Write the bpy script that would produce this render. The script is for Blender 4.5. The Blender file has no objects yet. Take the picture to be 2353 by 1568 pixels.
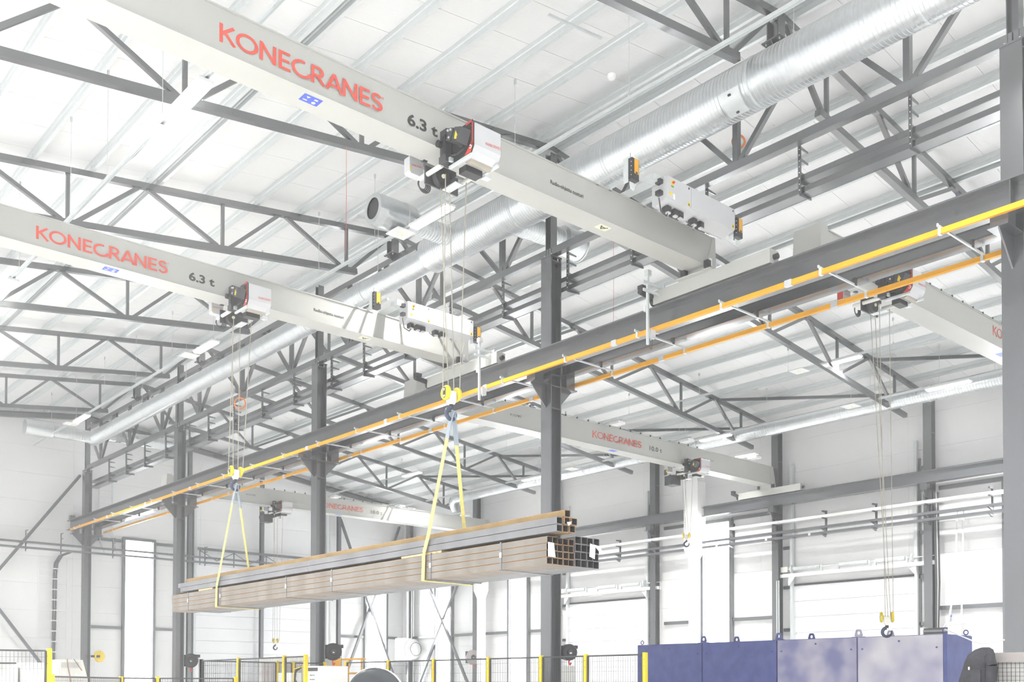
import bpy, math, random
from mathutils import Vector, Matrix
random.seed(7)
S = bpy.context.scene
COL = S.collection
# ------------------------------------------------------------------ camera
cam_d = bpy.data.cameras.new('camera'); cam = bpy.data.objects.new('camera', cam_d); COL.objects.link(cam)
YAW, PITCH, ROLL = math.radians(41.29546), math.radians(1.29094), math.radians(0.0963)
fwd = Vector((math.sin(YAW)*math.cos(PITCH), math.cos(YAW)*math.cos(PITCH), math.sin(PITCH)))
right = Vector((math.cos(YAW), -math.sin(YAW), 0)); up = right.cross(fwd)
rr = math.cos(ROLL)*right + math.sin(ROLL)*up; uu = -math.sin(ROLL)*right + math.cos(ROLL)*up
M4 = Matrix((rr, uu, -fwd)).transposed().to_4x4(); M4.translation = Vector((0, 0, 1.6))
cam.matrix_world = M4
cam_d.sensor_fit = 'HORIZONTAL'; cam_d.sensor_width = 36.0
cam_d.lens = 36.0*2323.417/2353.0; cam_d.shift_x = 0.0; cam_d.shift_y = (1520.249-784.0)/2353.0
cam_d.clip_end = 300
S.camera = cam
# ------------------------------------------------------------------ world, exposure
wd = bpy.data.worlds.new('overcast'); S.world = wd; wd.use_nodes = True
wd.node_tree.nodes['Background'].inputs[0].default_value = (0.97, 0.985, 1.0, 1)
wd.node_tree.nodes['Background'].inputs[1].default_value = 1.55
vs = S.view_settings; S.display_settings.display_device = 'sRGB'
vs.view_transform = 'Standard'; vs.look = 'None'; vs.gamma = 1.0; vs.use_curve_mapping = False; vs.exposure = 0.31
S.cycles.max_bounces = 4; S.cycles.diffuse_bounces = 3; S.cycles.glossy_bounces = 2; S.cycles.sample_clamp_indirect = 5.0
S.cycles.use_adaptive_sampling = True; S.cycles.adaptive_threshold = .12; S.cycles.adaptive_min_samples = 8
S.cycles.use_light_tree = False
LAMP_W = 6.0      # visible diffuser
LAMP_P = 360.0     # watts of each strip lamp
WIN_W = 3.0       # visible pane
WIN_P = 260.0     # watts of daylight through each window strip
# ------------------------------------------------------------------ materials
def mat(name, col, rough=.5, metal=0., spec=.5, var=.06, vscale=3., bump=0., bscale=40., emit=0., col2=None, kind=None, coat=0., ior=1.5):
    m = bpy.data.materials.new(name); m.use_nodes = True
    nt = m.node_tree; b = nt.nodes['Principled BSDF']
    b.inputs['Roughness'].default_value = rough; b.inputs['Metallic'].default_value = metal
    b.inputs['Specular IOR Level'].default_value = spec
    b.inputs['IOR'].default_value = ior
    if coat: b.inputs['Coat Weight'].default_value = coat; b.inputs['Coat Roughness'].default_value = .15
    tc = nt.nodes.new('ShaderNodeTexCoord')
    if col2 or var >= .02:
        nz = nt.nodes.new('ShaderNodeTexNoise'); nz.inputs['Scale'].default_value = vscale; nz.inputs['Detail'].default_value = 2
        nt.links.new(tc.outputs['Object'], nz.inputs['Vector'])
        r = nt.nodes.new('ShaderNodeValToRGB'); e = r.color_ramp.elements
        c2 = col2 if col2 else tuple(min(1, c*(1+var)) for c in col); c1 = col if col2 else tuple(c*(1-var) for c in col)
        e[0].position = .35; e[1].position = .65; e[0].color = (*c1, 1); e[1].color = (*c2, 1)
        nt.links.new(nz.outputs['Fac'], r.inputs['Fac']); nt.links.new(r.outputs['Color'], b.inputs['Base Color'])
    else: b.inputs['Base Color'].default_value = (*col, 1)
    if bump:
        if kind == 'ribx' or kind == 'ribz':
            t = nt.nodes.new('ShaderNodeTexWave'); t.wave_type = 'BANDS'; t.bands_direction = 'Y' if kind == 'ribx' else 'Z'
            t.inputs['Scale'].default_value = bscale; t.inputs['Distortion'].default_value = 0
        else:
            t = nt.nodes.new('ShaderNodeTexNoise'); t.inputs['Scale'].default_value = bscale
        nt.links.new(tc.outputs['Object'], t.inputs['Vector'])
        bp = nt.nodes.new('ShaderNodeBump'); bp.inputs['Strength'].default_value = bump; bp.inputs['Distance'].default_value = .01
        nt.links.new(t.outputs[0], bp.inputs['Height']); nt.links.new(bp.outputs['Normal'], b.inputs['Normal'])
    if emit:
        b.inputs['Emission Color'].default_value = (*col, 1); b.inputs['Emission Strength'].default_value = emit
        m.cycles.emission_sampling = 'NONE'     # the lamp or window carries an area light of its own
    return m
M = dict(
 steel=mat('grey_steel_paint', (.046,.049,.057), .24, vscale=.7, var=.03, ior=2.4),
 steel2=mat('mid_grey_steel_paint', (.075,.08,.092), .27, vscale=.7, var=.03, ior=2.3),
 dark=mat('dark_grey_metal', (.045,.046,.050), .42),
 black=mat('black_plastic', (.022,.022,.024), .4),
 galv=mat('galvanised_steel', (.70,.735,.735), .35, metal=.25, vscale=14, var=.03),
 duct=mat('spiral_duct_zinc', (.74,.77,.78), .32, metal=.85, vscale=9, var=.03),
 white=mat('white_liner_panel', (.86,.86,.855), .45, spec=.4, var=.012, bump=.12, bscale=6.0, kind='ribx'),
 wallp=mat('white_wall_panel', (.85,.85,.84), .5, spec=.35, var=.012),
 door=mat('white_door_section', (.86,.87,.88), .4, spec=.4, var=.01),
 core=mat('panel_core_edge', (.62,.60,.54), .8, col2=(.75,.73,.68), vscale=14),
 conc=mat('pale_concrete', (.80,.80,.79), .45, vscale=.6, var=.05),
 cream=mat('crane_cream_paint', (.47,.472,.442), .35, spec=.5, var=.02, vscale=1.),
 lgrey=mat('light_grey_cover', (.60,.605,.615), .35, var=.02),
 offw=mat('off_white_enamel', (.78,.77,.71), .4, var=.02),
 red=mat('crane_red', (.60,.045,.025), .4, var=.03),
 textred=mat('logo_red_print', (.68,.09,.06), .5, var=.02),
 textblk=mat('black_print', (.03,.03,.028), .5, var=.02),
 blueprint=mat('blue_sticker', (.06,.10,.55), .45, var=.03),
 whitep=mat('white_print', (.9,.9,.9), .5, var=.01),
 yel=mat('warning_yellow', (.85,.62,.02), .45, var=.03),
 orange=mat('conductor_rail_orange', (.84,.40,.006), .38, var=.03),
 amber=mat('radio_box_amber', (.80,.40,.02), .4, var=.02),
 hookyel=mat('hook_block_yellow', (.68,.53,.015), .33, var=.03),
 hookblue=mat('hook_dark_blue', (.035,.045,.085), .35, var=.1),
 sling=mat('yellow_polyester_sling', (.66,.58,.19), .75, var=.10, vscale=14, bump=.2, bscale=90),
 sleeve=mat('grey_sling_sleeve', (.27,.32,.37), .8, var=.05),
 rope=mat('steel_wire_rope', (.36,.33,.27), .5, var=.1),
 fence=mat('fence_yellow', (.78,.56,.02), .4, var=.03),
 tubegrey=mat('mill_steel_tube', (.150,.134,.115), .48, metal=.1, col2=(.215,.200,.182), vscale=2.6),
 tubeblue=mat('blue_grey_steel_tube', (.150,.150,.158), .42, metal=.15, col2=(.205,.205,.213), vscale=1.7),
 tuberust=mat('tan_rusted_tube', (.22,.140,.05), .6, col2=(.30,.205,.085), vscale=2.5),
 rust=mat('rusty_tube_end', (.24,.13,.06), .7, col2=(.33,.20,.10), vscale=20),
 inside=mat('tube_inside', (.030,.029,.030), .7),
 strap=mat('steel_strapping', (.22,.22,.235), .35, metal=.5),
 wood=mat('raw_timber', (.60,.42,.22), .8, col2=(.75,.58,.36), vscale=18),
 paper=mat('paper_tag', (.80,.80,.76), .8, var=.03),
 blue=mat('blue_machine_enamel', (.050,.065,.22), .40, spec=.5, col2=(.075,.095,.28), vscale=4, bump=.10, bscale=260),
 bluepanel=mat('blue_panel_reflection', (.16,.165,.33), .38, spec=.6, col2=(.40,.38,.47), vscale=1.6, bump=.12, bscale=260),  # pale speckle colours in the glossy reflection on the panel
 bluepanel2=mat('pale_panel_reflection', (.33,.32,.44), .38, spec=.6, col2=(.58,.56,.60), vscale=1.3, bump=.12, bscale=260),  # paler version, same speckled reflection put into the base colour
 taupe=mat('taupe_machine_paint', (.34,.31,.30), .45, var=.04),
 mesh=mat('wire_mesh', (.05,.05,.055), .5),
 backing=mat('pale_grey_backing', (.55,.54,.52), .6),
 cloth=mat('dark_work_cloth', (.026,.026,.032), .85, col2=(.05,.05,.06), vscale=6, bump=.4, bscale=60),
 hose=mat('red_hose', (.65,.03,.03), .45),
 cordo=mat('orange_cord', (.85,.25,.03), .5),
 dome=mat('dark_dome', (.055,.062,.072), .3),
 cableblk=mat('cable_sheath', (.06,.06,.065), .55),
 lampw=mat('lamp_housing_white', (.85,.85,.84), .4, var=.01),
 lampon=mat('lit_lamp_diffuser', (1.,.985,.95), .4, emit=LAMP_W),
 tray=mat('tray_floor_sheen', (.15,.155,.172), .25, var=.02, vscale=.7, ior=2.4),  # lighter grey puts the floor's reflected light into the shelf colour
 window=mat('daylight_window_pane', (.96,.985,1.), .4, emit=WIN_W),
 lens=mat('sensor_lens', (.80,.80,.55), .3),
 green=mat('green_label', (.02,.35,.08), .5),
)
# ------------------------------------------------------------------ mesh builder
class MB:
    def __init__(s): s.v = []; s.f = []
    def add(s, vs, fs):
        o = len(s.v); s.v += [tuple(a) for a in vs]; s.f += [tuple(o+i for i in q) for q in fs]; return s
    def box(s, x0, x1, y0, y1, z0, z1):
        return s.add([(x0,y0,z0),(x1,y0,z0),(x1,y1,z0),(x0,y1,z0),(x0,y0,z1),(x1,y0,z1),(x1,y1,z1),(x0,y1,z1)],
                     [(3,2,1,0),(4,5,6,7),(0,1,5,4),(1,2,6,5),(2,3,7,6),(3,0,4,7)])
    def cb(s, c, d):
        return s.box(c[0]-d[0]/2, c[0]+d[0]/2, c[1]-d[1]/2, c[1]+d[1]/2, c[2]-d[2]/2, c[2]+d[2]/2)
    def frame(s, p, q, upv=(0,0,1)):
        p = Vector(p); q = Vector(q); d = (q-p).normalized(); u = Vector(upv)
        if abs(d.dot(u)) > .98: u = Vector((1,0,0)) if abs(d.x) < .9 else Vector((0,1,0))
        a = d.cross(u).normalized(); b = a.cross(d).normalized(); return p, q, a, b
    def bar(s, p, q, w, h, upv=(0,0,1)):
        p, q, a, b = s.frame(p, q, upv); w /= 2; h /= 2
        vs = [e+a*i+b*j for e in (p, q) for i, j in ((-w,-h),(w,-h),(w,h),(-w,h))]
        return s.add(vs, [(3,2,1,0),(4,5,6,7),(0,1,5,4),(1,2,6,5),(2,3,7,6),(3,0,4,7)])
    def tube(s, p, q, r, n=10, r2=None, cap=True):
        p, q, a, b = s.frame(p, q); r2 = r if r2 is None else r2
        vs = []
        for e, rad in ((p, r), (q, r2)):
            for i in range(n):
                t = 2*math.pi*i/n; vs.append(e+a*rad*math.cos(t)+b*rad*math.sin(t))
        fs = [(i, (i+1) % n, n+(i+1) % n, n+i) for i in range(n)]
        if cap: fs += [tuple(range(n))[::-1], tuple(range(n, 2*n))]
        return s.add(vs, fs)
    def path(s, pts, r, n=6):
        for i in range(len(pts)-1): s.tube(pts[i], pts[i+1], r, n)
        return s
    def lathe(s, p, q, prof, n=24, cap=True):       # prof: (t along p-q in metres, radius)
        p, q, a, b = s.frame(p, q); d = (q-p).normalized(); vs = []
        for t, rad in prof:
            for i in range(n):
                g = 2*math.pi*i/n; vs.append(p+d*t+a*rad*math.cos(g)+b*rad*math.sin(g))
        m = len(prof); fs = []
        for k in range(m-1):
            for i in range(n): fs.append((k*n+i, k*n+(i+1) % n, (k+1)*n+(i+1) % n, (k+1)*n+i))
        if cap: fs += [tuple(range(n))[::-1], tuple(range((m-1)*n, m*n))]
        return s.add(vs, fs)
    def ext(s, prof, ax, a0, a1):
        n = len(prof)
        f = {'x': lambda a, p: (a, p[0], p[1]), 'y': lambda a, p: (p[0], a, p[1]), 'z': lambda a, p: (p[0], p[1], a)}[ax]
        vs = [f(a0, p) for p in prof]+[f(a1, p) for p in prof]
        return s.add(vs, [(i, (i+1) % n, n+(i+1) % n, n+i) for i in range(n)]+[tuple(range(n))[::-1], tuple(range(n, 2*n))])
    def arc(s, c, rad, r, a0, a1, ax='y', n=16, m=8):
        pts = []
        for i in range(n+1):
            t = a0+(a1-a0)*i/n; u, w = rad*math.cos(t), rad*math.sin(t)
            pts.append({'y': (c[0]+u, c[1], c[2]+w), 'x': (c[0], c[1]+u, c[2]+w), 'z': (c[0]+u, c[1]+w, c[2])}[ax])
        return s.path(pts, r, m)
    def ribbon(s, pts, w, t, upv=(0,1,0)):
        for i in range(len(pts)-1): s.bar(pts[i], pts[i+1], t, w, upv)
        return s
    def hsec(s, x, y, z0, z1, b, h, tf, tw, along='x'):   # vertical H, flanges across `along`
        if along == 'x':
            s.box(x-h/2, x-h/2+tf, y-b/2, y+b/2, z0, z1); s.box(x+h/2-tf, x+h/2, y-b/2, y+b/2, z0, z1); s.box(x-h/2+tf, x+h/2-tf, y-tw/2, y+tw/2, z0, z1)
        else:
            s.box(x-b/2, x+b/2, y-h/2, y-h/2+tf, z0, z1); s.box(x-b/2, x+b/2, y+h/2-tf, y+h/2, z0, z1); s.box(x-tw/2, x+tw/2, y-h/2+tf, y+h/2-tf, z0, z1)
        return s
    def sweep(s, pts, radii, n=12):
        pts = [Vector(p) for p in pts]; vs = []; m = len(pts); pa = None
        for i, p in enumerate(pts):
            d = (pts[min(i+1, m-1)]-pts[max(i-1, 0)]).normalized()
            a = d.cross(Vector((0, 1, 0))) if pa is None else pa-d*pa.dot(d)
            a.normalize(); pa = a; b = d.cross(a)
            for k in range(n):
                t = 2*math.pi*k/n; vs.append(p+a*radii[i]*math.cos(t)+b*radii[i]*math.sin(t))
        fs = [(i*n+k, i*n+(k+1) % n, (i+1)*n+(k+1) % n, (i+1)*n+k) for i in range(m-1) for k in range(n)]
        return s.add(vs, fs+[tuple(range(n))[::-1], tuple(range((m-1)*n, m*n))])
    def build(s, name, m, parent=None, smooth=False):
        off = parent.matrix_world.translation if parent else Vector((0,0,0))
        off = world_loc(parent) if parent else Vector((0,0,0))
        me = bpy.data.meshes.new(name); me.from_pydata([(a[0]-off.x, a[1]-off.y, a[2]-off.z) for a in s.v], [], s.f)
        me.materials.append(M[m] if isinstance(m, str) else m)
        if smooth:
            me.shade_smooth(); me.set_sharp_from_angle(angle=.7)
        o = bpy.data.objects.new(name, me); COL.objects.link(o)
        if parent: o.parent = parent
        return o
def world_loc(o):
    v = Vector((0,0,0))
    while o: v += o.location; o = o.parent
    return v
def tag(o, label, cat=None, group=None, kind=None):
    if label: o['label'] = label
    if cat: o['category'] = cat
    if group: o['group'] = group
    if kind: o['kind'] = kind
    return o
def thing(name, label, cat, loc=(0,0,0), group=None):
    o = bpy.data.objects.new(name, None); o.empty_display_size = .2; COL.objects.link(o); o.location = loc
    return tag(o, label, cat, group)
def structure(name, loc=(0,0,0)):
    o = bpy.data.objects.new(name, None); COL.objects.link(o); o.location = loc; o['kind'] = 'structure'; return o
def copy_tree(o, parent=None, loc=None, rz=None):
    c = o.copy(); COL.objects.link(c); c.parent = parent
    if loc is not None: c.location = loc
    if rz is not None: c.rotation_euler = (0,0,rz)
    for ch in list(o.children): copy_tree(ch, c)
    return c
def part_copy(o, parent, loc):
    c = o.copy(); COL.objects.link(c); c.parent = parent; c.location = loc; return c
ORD = ['', 'first', 'second', 'third', 'fourth', 'fifth', 'sixth', 'seventh', 'eighth', 'ninth', 'tenth', 'eleventh', 'twelfth', 'thirteenth', 'fourteenth', 'fifteenth', 'sixteenth', 'seventeenth', 'eighteenth', 'nineteenth', 'twentieth']
# lettering ---------------------------------------------------------
def font_mesh(txt, name, m, parent, x, y, z, height, bold=0., width=None, facing='-y'):
    cu = bpy.data.curves.new(name, 'FONT'); cu.body = txt; cu.size = 1.0; cu.offset = bold; cu.resolution_u = 3
    o = bpy.data.objects.new(name, cu); COL.objects.link(o); bpy.context.view_layer.update()
    me = bpy.data.meshes.new_from_object(o.evaluated_get(bpy.context.evaluated_depsgraph_get()))
    bpy.data.objects.remove(o); bpy.data.curves.remove(cu)
    xs = [v.co.x for v in me.vertices]; ys = [v.co.y for v in me.vertices]
    caps = .70
    sc = height/caps; sx = sc if width is None else width/(max(xs)-min(xs)); x0 = min(xs)
    off = world_loc(parent)
    for v in me.vertices:
        a, b = (v.co.x-x0)*sx, v.co.y*sc
        if facing == '-y': v.co = (x+a-off.x, y-off.y, z+b-off.z)
        elif facing == '-x': v.co = (x-off.x, y-a-off.y, z+b-off.z)
    me.name = name; me.materials.clear(); me.materials.append(M[m])
    ob = bpy.data.objects.new(name, me); COL.objects.link(ob); ob.parent = parent
    return ob
def arcpts(cx, cy, r, a0, a1, n=14, ry=None):
    ry = ry or r
    return [(cx+r*math.cos(math.radians(a0+(a1-a0)*i/n)), cy+ry*math.sin(math.radians(a0+(a1-a0)*i/n))) for i in range(n+1)]
LET = {
 'K': (.72, [[(.08,0),(.08,1)], [(.10,.47),(.62,.98)], [(.22,.60),(.66,.02)]]),
 'O': (1.02, [arcpts(.48,.5,.42,0,360,28)]),
 'N': (.86, [[(.08,0),(.08,1)], [(.08,.95),(.68,.05)], [(.68,0),(.68,1)]]),
 'E': (.62, [[(.08,0),(.08,1)], [(.08,.925),(.54,.925)], [(.08,.5),(.50,.5)], [(.08,.075),(.56,.075)]]),
 'C': (.90, [arcpts(.47,.47,.42,72,338,24)]),
 'R': (.72, [[(.08,0),(.08,1)], [(.08,.925),(.32,.925)]+arcpts(.32,.70,.225,90,-90,10)+[(.08,.475)], [(.28,.47),(.64,.02)]]),
 'A': (.82, [[(.04,0),(.40,.97)], [(.40,.97),(.78,0)], [(.20,.30),(.62,.30)]]),
 'S': (.60, [arcpts(.28,.73,.20,25,270,14)+arcpts(.28,.285,.235,90,-155,14)[0:]]),
}
def logo(parent, x, y, z, h, length, w=.15, txt='KONECRANES', name='lettering', m='textred', facing='-y', reg=True):
    tot = sum(LET[c][0] for c in txt); sx = length/(tot-.1); mb = MB(); cx = 0.; lay = [0.]
    def P(a, b):
        if facing == '-y': return (x+a, y, z+b)
        return (x, y-a, z+b)
    def stroke(pts):
        for i in range(len(pts)-1):
            a = Vector(pts[i]); b = Vector(pts[i+1]); d = b-a
            if d.length < 1e-6: continue
            n = Vector((-d.y, d.x)).normalized()*w/2; e = d.normalized()*(.02 if len(pts) > 2 else 0)
            q = [a-e+n, b+e+n, b+e-n, a-e-n]
            lay[0] += .00025
            mb.add([(v[0]-(lay[0] if facing != '-y' else 0), v[1]-(lay[0] if facing == '-y' else 0), v[2]) for v in [P((cx+p.x)*sx, p.y*h) for p in q]], [(0,1,2,3)])
    for c in txt:
        wd_, st = LET[c]
        for pts in st: stroke(pts)
        cx += wd_
    if reg:
        cx += .0
        ow = w
        for k in range(12):
            a0, a1 = 2*math.pi*k/12, 2*math.pi*(k+1)/12; r0, r1 = .055, .075
            mb.add([P(length*1.02+h*r*math.cos(t), h*.93+h*r*math.sin(t)) for r, t in ((r0,a0),(r1,a0),(r1,a1),(r0,a1))], [(0,1,2,3)])
        mb.add([P(length*1.02+h*u, h*.93+h*v) for u, v in ((-.02,-.03),(0,-.03),(0,.03),(-.02,.03))], [(0,1,2,3)])
    return mb.build(name, m, parent)
# ================================================================== building grid
XC = 15.41; SL = .127; XR = 33.05; YE = 47.0; XL = -2.2; YB = -4.0
CY = [6.22, 16.24, 26.26, 36.28, 46.30]                 # columns of the middle row
TY = [10.3, 16.3, 22.3, 28.3, 34.3, 40.3]               # roof trusses
def rz(x, z0): return z0-SL*abs(x-XC)
# ---- floor
fl = MB(); fl.box(XL-6, XR+.3, YB-4, YE+.3, -.2, 0); tag(fl.build('floor', 'conc'), None, kind='structure')
# ---- ceiling: liner panels laid from ridge to eave, open joints between
ceil = structure('ceiling')
PW = 1.06
def roof_panel(side):
    mb = MB(); x0 = XC; x1 = (XL-.3) if side < 0 else XR+.4
    pr = [(x0, 13.90), (x1, rz(x1, 13.90)), (x1, rz(x1, 14.02)), (x0, 14.02)]
    return mb.ext(pr, 'y', 0, PW-.008)
y0 = 13.77-17*PW
for side in (-1, 1):
    first = None; k = 0; y = y0
    while y < YE+.1:
        if first is None: first = roof_panel(side).build('roof_panel', 'white', ceil); first.location = (0, y, 0)
        else: part_copy(first, ceil, (0, y, 0))
        y += PW
bk = MB(); 
for side in (-1, 1):
    x1 = (XL-.4) if side < 0 else XR+.5
    bk.ext([(XC, 13.95), (x1, rz(x1, 13.95)), (x1, rz(x1, 14.1)), (XC, 14.1)], 'y', y0, YE+.4)
bk.build('roof_core', 'wallp', ceil)
# ---- right wall: horizontal panels in 1.2 m courses, one length per bay
wr = structure('wall_right')
f0 = None
for j in range(10):
    for k in range(10):
        ya = YE-6*(k+1)-.0; z = j*1.2
        if f0 is None:
            f0 = MB().box(XR, XR+.12, 0, 5.995, 0, 1.195).build('wall_panel', 'wallp', wr); f0.location = (0, ya, z)
        else: part_copy(f0, wr, (0, ya, z))
MB().box(XR+.05, XR+.3, YB, YE+.3, 0, 11.75).build('panel_core', 'wallp', wr)
# ---- far end wall
wf = structure('wall_far')
f0 = None
for j in range(12):
    for k in range(6):
        xa = XR-6*(k+1); z = j*1.2
        if j < 9:
            if f0 is None:
                f0 = MB().box(0, 5.995, YE, YE+.12, 0, 1.195).build('wall_panel', 'wallp', wf); f0.location = (xa, 0, z)
            else: part_copy(f0, wf, (xa, 0, z))
        else:
            xb = xa+5.995; pts = []
            xs = sorted({xa, xb, min(max(XC, xa), xb)})
            for x in xs: pts.append((x, min(z+1.195, rz(x, 13.93))))
            lim = [(x, t) for x, t in pts]
            if max(t for _, t in lim) <= z+.05: continue
            xcut = [x for x in xs]
            poly = [(xs[0], z), (xs[-1], z)]+[(x, max(z+.001, t)) for x, t in reversed(lim)]
            # exact eave cut where the slope crosses this course
            MB().ext(poly, 'y', YE, YE+.12).build('wall_panel', 'wallp', wf)
MB().ext([(XL, 0), (XR, 0), (XR, rz(XR, 13.9)), (XC, 13.9), (XL, rz(XL, 13.9))], 'y', YE+.05, YE+.3).build('panel_core', 'wallp', wf)
# ---- daylight window strips, frames proud of the wall
def window(n, wall, a0, a1, top):
    w = structure('window_%d' % n)
    nz_ = 7; hgt = top/nz_
    for i in range(nz_):
        z0, z1 = i*hgt+.01, (i+1)*hgt-.01
        b = MB().box(XR-.035, XR-.005, a0+.02, a1-.02, z0, z1) if wall == 'r' else MB().box(a0+.02, a1-.02, YE-.035, YE-.005, z0, z1)
        b.build('pane', 'window', w)
    ld = bpy.data.lights.new('window_daylight', 'AREA'); ld.shape = 'RECTANGLE'; ld.size = a1-a0-.1; ld.size_y = top-.1; ld.energy = WIN_P; ld.color = (.95, .98, 1.)
    lo = bpy.data.objects.new('daylight', ld); COL.objects.link(lo); lo.parent = w
    if wall == 'r': lo.location = (XR-.05, (a0+a1)/2, top/2); lo.rotation_euler = (math.pi/2, 0, math.pi/2)
    else: lo.location = ((a0+a1)/2, YE-.05, top/2); lo.rotation_euler = (-math.pi/2, 0, 0)
    for a in (a0-.06, a1+.06):
        b = MB().box(XR-.16, XR, a-.06, a+.06, 0, top+.02) if wall == 'r' else MB().box(a-.06, a+.06, YE-.16, YE, 0, top+.02)
        b.build('window_frame', 'steel2', w)
    b = MB().box(XR-.14, XR, a0-.12, a1+.12, top, top+.12) if wall == 'r' else MB().box(a0-.12, a1+.12, YE-.14, YE, top, top+.12)
    b.build('window_frame', 'steel2', w)
for i, y in enumerate((13.05, 25.05, 37.05, 43.05)): window(i+1, 'r', y-.65, y+.65, 8.1)
window(5, 'f', 17.35, 18.66, 8.25); window(6, 'f', 30.55, 31.83, 8.25)
# ---- horizontal wall rails
n = 1
def trim(b, m='steel2'):
    global n
    tag(b.build('trim_%d' % n, m), None, kind='structure'); n += 1
for z in (8.12, 4.10):
    for ya, yb in ((22.45, 24.27), (25.83, 27.8), (13.83, 15.9), (34.4, 36.27), (37.83, 39.8), (40.6, 42.27), (43.83, 45.9)):
        trim(MB().box(XR-.10, XR, ya, yb, z, z+.13))
    for xa, xb in ((15.8, 17.2), (18.8, 20.1), (28.9, 30.4), (32.0, 32.6)):
        trim(MB().box(xa, xb, YE-.10, YE, z, z+.13))
# short ties between door tracks and wall columns
for z in (8.9, 6.7, 5.2, 3.6):
    for ya, yb in ((21.62, 21.95), (16.42, 16.6), (28.45, 28.62), (33.62, 33.95)):
        trim(MB().box(XR-.10, XR, ya, yb, z, z+.12))
# ---- overhead sectional doors
def door(n_, wall, a0, a1, top, secs):
    d = structure('door_%d' % n_); h = top/secs
    def bx(a, b, dep0, dep1, z0, z1):
        return MB().box(XR-dep1, XR-dep0, a, b, z0, z1) if wall == 'r' else MB().box(a, b, YE-dep1, YE-dep0, z0, z1)
    for i in range(secs): bx(a0, a1, .0, .06, i*h+.006, (i+1)*h-.006).build('door_section', 'door', d)
    if wall == 'r': bx(a0, a1, .0, .09, top, top+.07).build('head_seal', 'dark', d)
    for a, sgn in ((a0, -1), (a1, 1)):
        lo, hi = min(a, a+sgn*.11), max(a, a+sgn*.11)
        tr = bx(lo, hi, .06, .20, 0, 9.9 if wall == 'r' else 11.2).build('track', 'galv', d)
        lo2, hi2 = min(a+sgn*.11, a+sgn*.17), max(a+sgn*.11, a+sgn*.17)
        bx(lo2, hi2, .0, .10, 0, 9.3 if wall == 'r' else 11.0).build('track_post', 'steel', d)
        for i in range(secs): bx(min(a, a-sgn*.09), max(a, a-sgn*.09), .06, .10, i*h-.02, i*h+.03).build('hinge', 'galv', tr)
    if wall == 'r':
        bx(a0-.75, a1+.45, .10, .34, 5.62, 5.75).build('spring_beam', 'lampw', d)
        c = XR-.24
        MB().tube((c, a0-.9, 5.92), (c, a1+.4, 5.92), .018, 8).build('spring_shaft', 'galv', d, True)
        for u0, u1 in ((.06, .28), (.35, .58), (.75, .98)):
            ya, yb = a0+(a1-a0)*u0, a0+(a1-a0)*u1
            mb = MB(); k = 26
            mb.lathe((c, ya, 5.92), (c, yb, 5.92), [((yb-ya)*i/(2*k), .085-.012*(i % 2)) for i in range(2*k+1)], 14)
            mb.build('torsion_spring', 'galv', d, True)
            for yy in (ya-.06, yb+.06): MB().cb((c, yy, 5.86), (.1, .07, .22)).build('spring_bearing', 'galv', d)
        for yy in (a0+.02, a1-.02):
            MB().lathe((c, yy-.03, 5.92), (c, yy+.03, 5.92), [(0, .15), (.02, .13), (.04, .13), (.06, .15)], 20).build('cable_drum', 'galv', d, True)
        MB().cb((c+.02, a1+.30, 5.92), (.16, .30, .20)).build('drive_motor', 'offw', d)
        for yy, s_ in ((a0-.12, 1), (a1+.12, -1)):
            MB().ext([(yy, 5.62), (yy, 5.3), (yy+s_*.02, 5.3), (yy+s_*.3, 5.62)], 'x', XR-.3, XR-.28).build('beam_bracket', 'lampw', d)
    return d
door(1, 'r', 16.72, 21.48, 5.30, 9)
door(2, 'r', 28.72, 33.50, 5.30, 9)
door(3, 'f', 20.75, 28.0, 8.0, 13)
# ================================================================== steel frame
GS = 'steel columns of the middle row'
def corbel(parent, y, sgn):
    # bracket carrying a runway beam; sgn -1 = left bay side, +1 = right bay side
    fx = 15.25 if sgn < 0 else 15.57
    tip = 14.74 if sgn < 0 else 16.08
    MB().box(min(fx, tip), max(fx, tip), y-.15, y+.15, 8.20, 8.225).build('bracket_plate', 'steel', parent)
    MB().ext([(fx, 8.2), (tip+.06*(-sgn)*-1 if False else tip-sgn*.05, 8.2), (fx, 7.72)], 'y', y-.012, y+.012).build('gusset', 'steel', parent)
    cx = 14.93 if sgn < 0 else 15.89; top = 8.44 if sgn < 0 else 8.54
    MB().box(cx-.13, cx+.13, y-.13, y+.13, 8.225, top).build('bearing_block', 'steel', parent)
names = ['nearest, at the right edge', 'second nearest, left of the pipe bundle ends', 'third nearest', 'second farthest', 'farthest, by the end wall']
for i, y in enumerate(CY):
    lab = ['grey steel column at the right edge, nearest of the middle row', 'grey steel column in front of the red lettered far crane, second nearest of middle row',
           'grey steel column rising behind the pipe bundle, third nearest of middle row', 'grey steel column left of the yellow sling, second farthest of middle row',
           'grey steel column beside the diagonal brace at the end wall, farthest of middle row'][i]
    c = thing('steel_column', lab, 'column', (XC, y, 0), GS)
    MB().hsec(XC, y, 0, 11.08, .32, .32, .028, .02).build('shaft', 'steel', c)
    MB().box(XC-.17, XC+.17, y-.17, y+.17, 11.08, 11.11).build('cap_plate', 'steel', c)
    MB().hsec(XC, y, 11.11, 13.45, .18, .18, .016, .012, 'y').build('upper_post', 'steel', c)
    for z in (8.45, 8.2, 7.7, 11.0): MB().box(XC-.132, XC+.132, y-.15, y+.15, z-.012, z+.012).build('stiffener', 'steel', c)
    for sx in (-.1, .1):
        for sy in (-.11, .11): MB().tube((XC+sx, y+sy, 11.02), (XC+sx, y+sy, 11.16), .016, 6).build('bolt', 'galv', c)
    corbel(c, y, -1); corbel(c, y, 1)
MBX = MB
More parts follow.
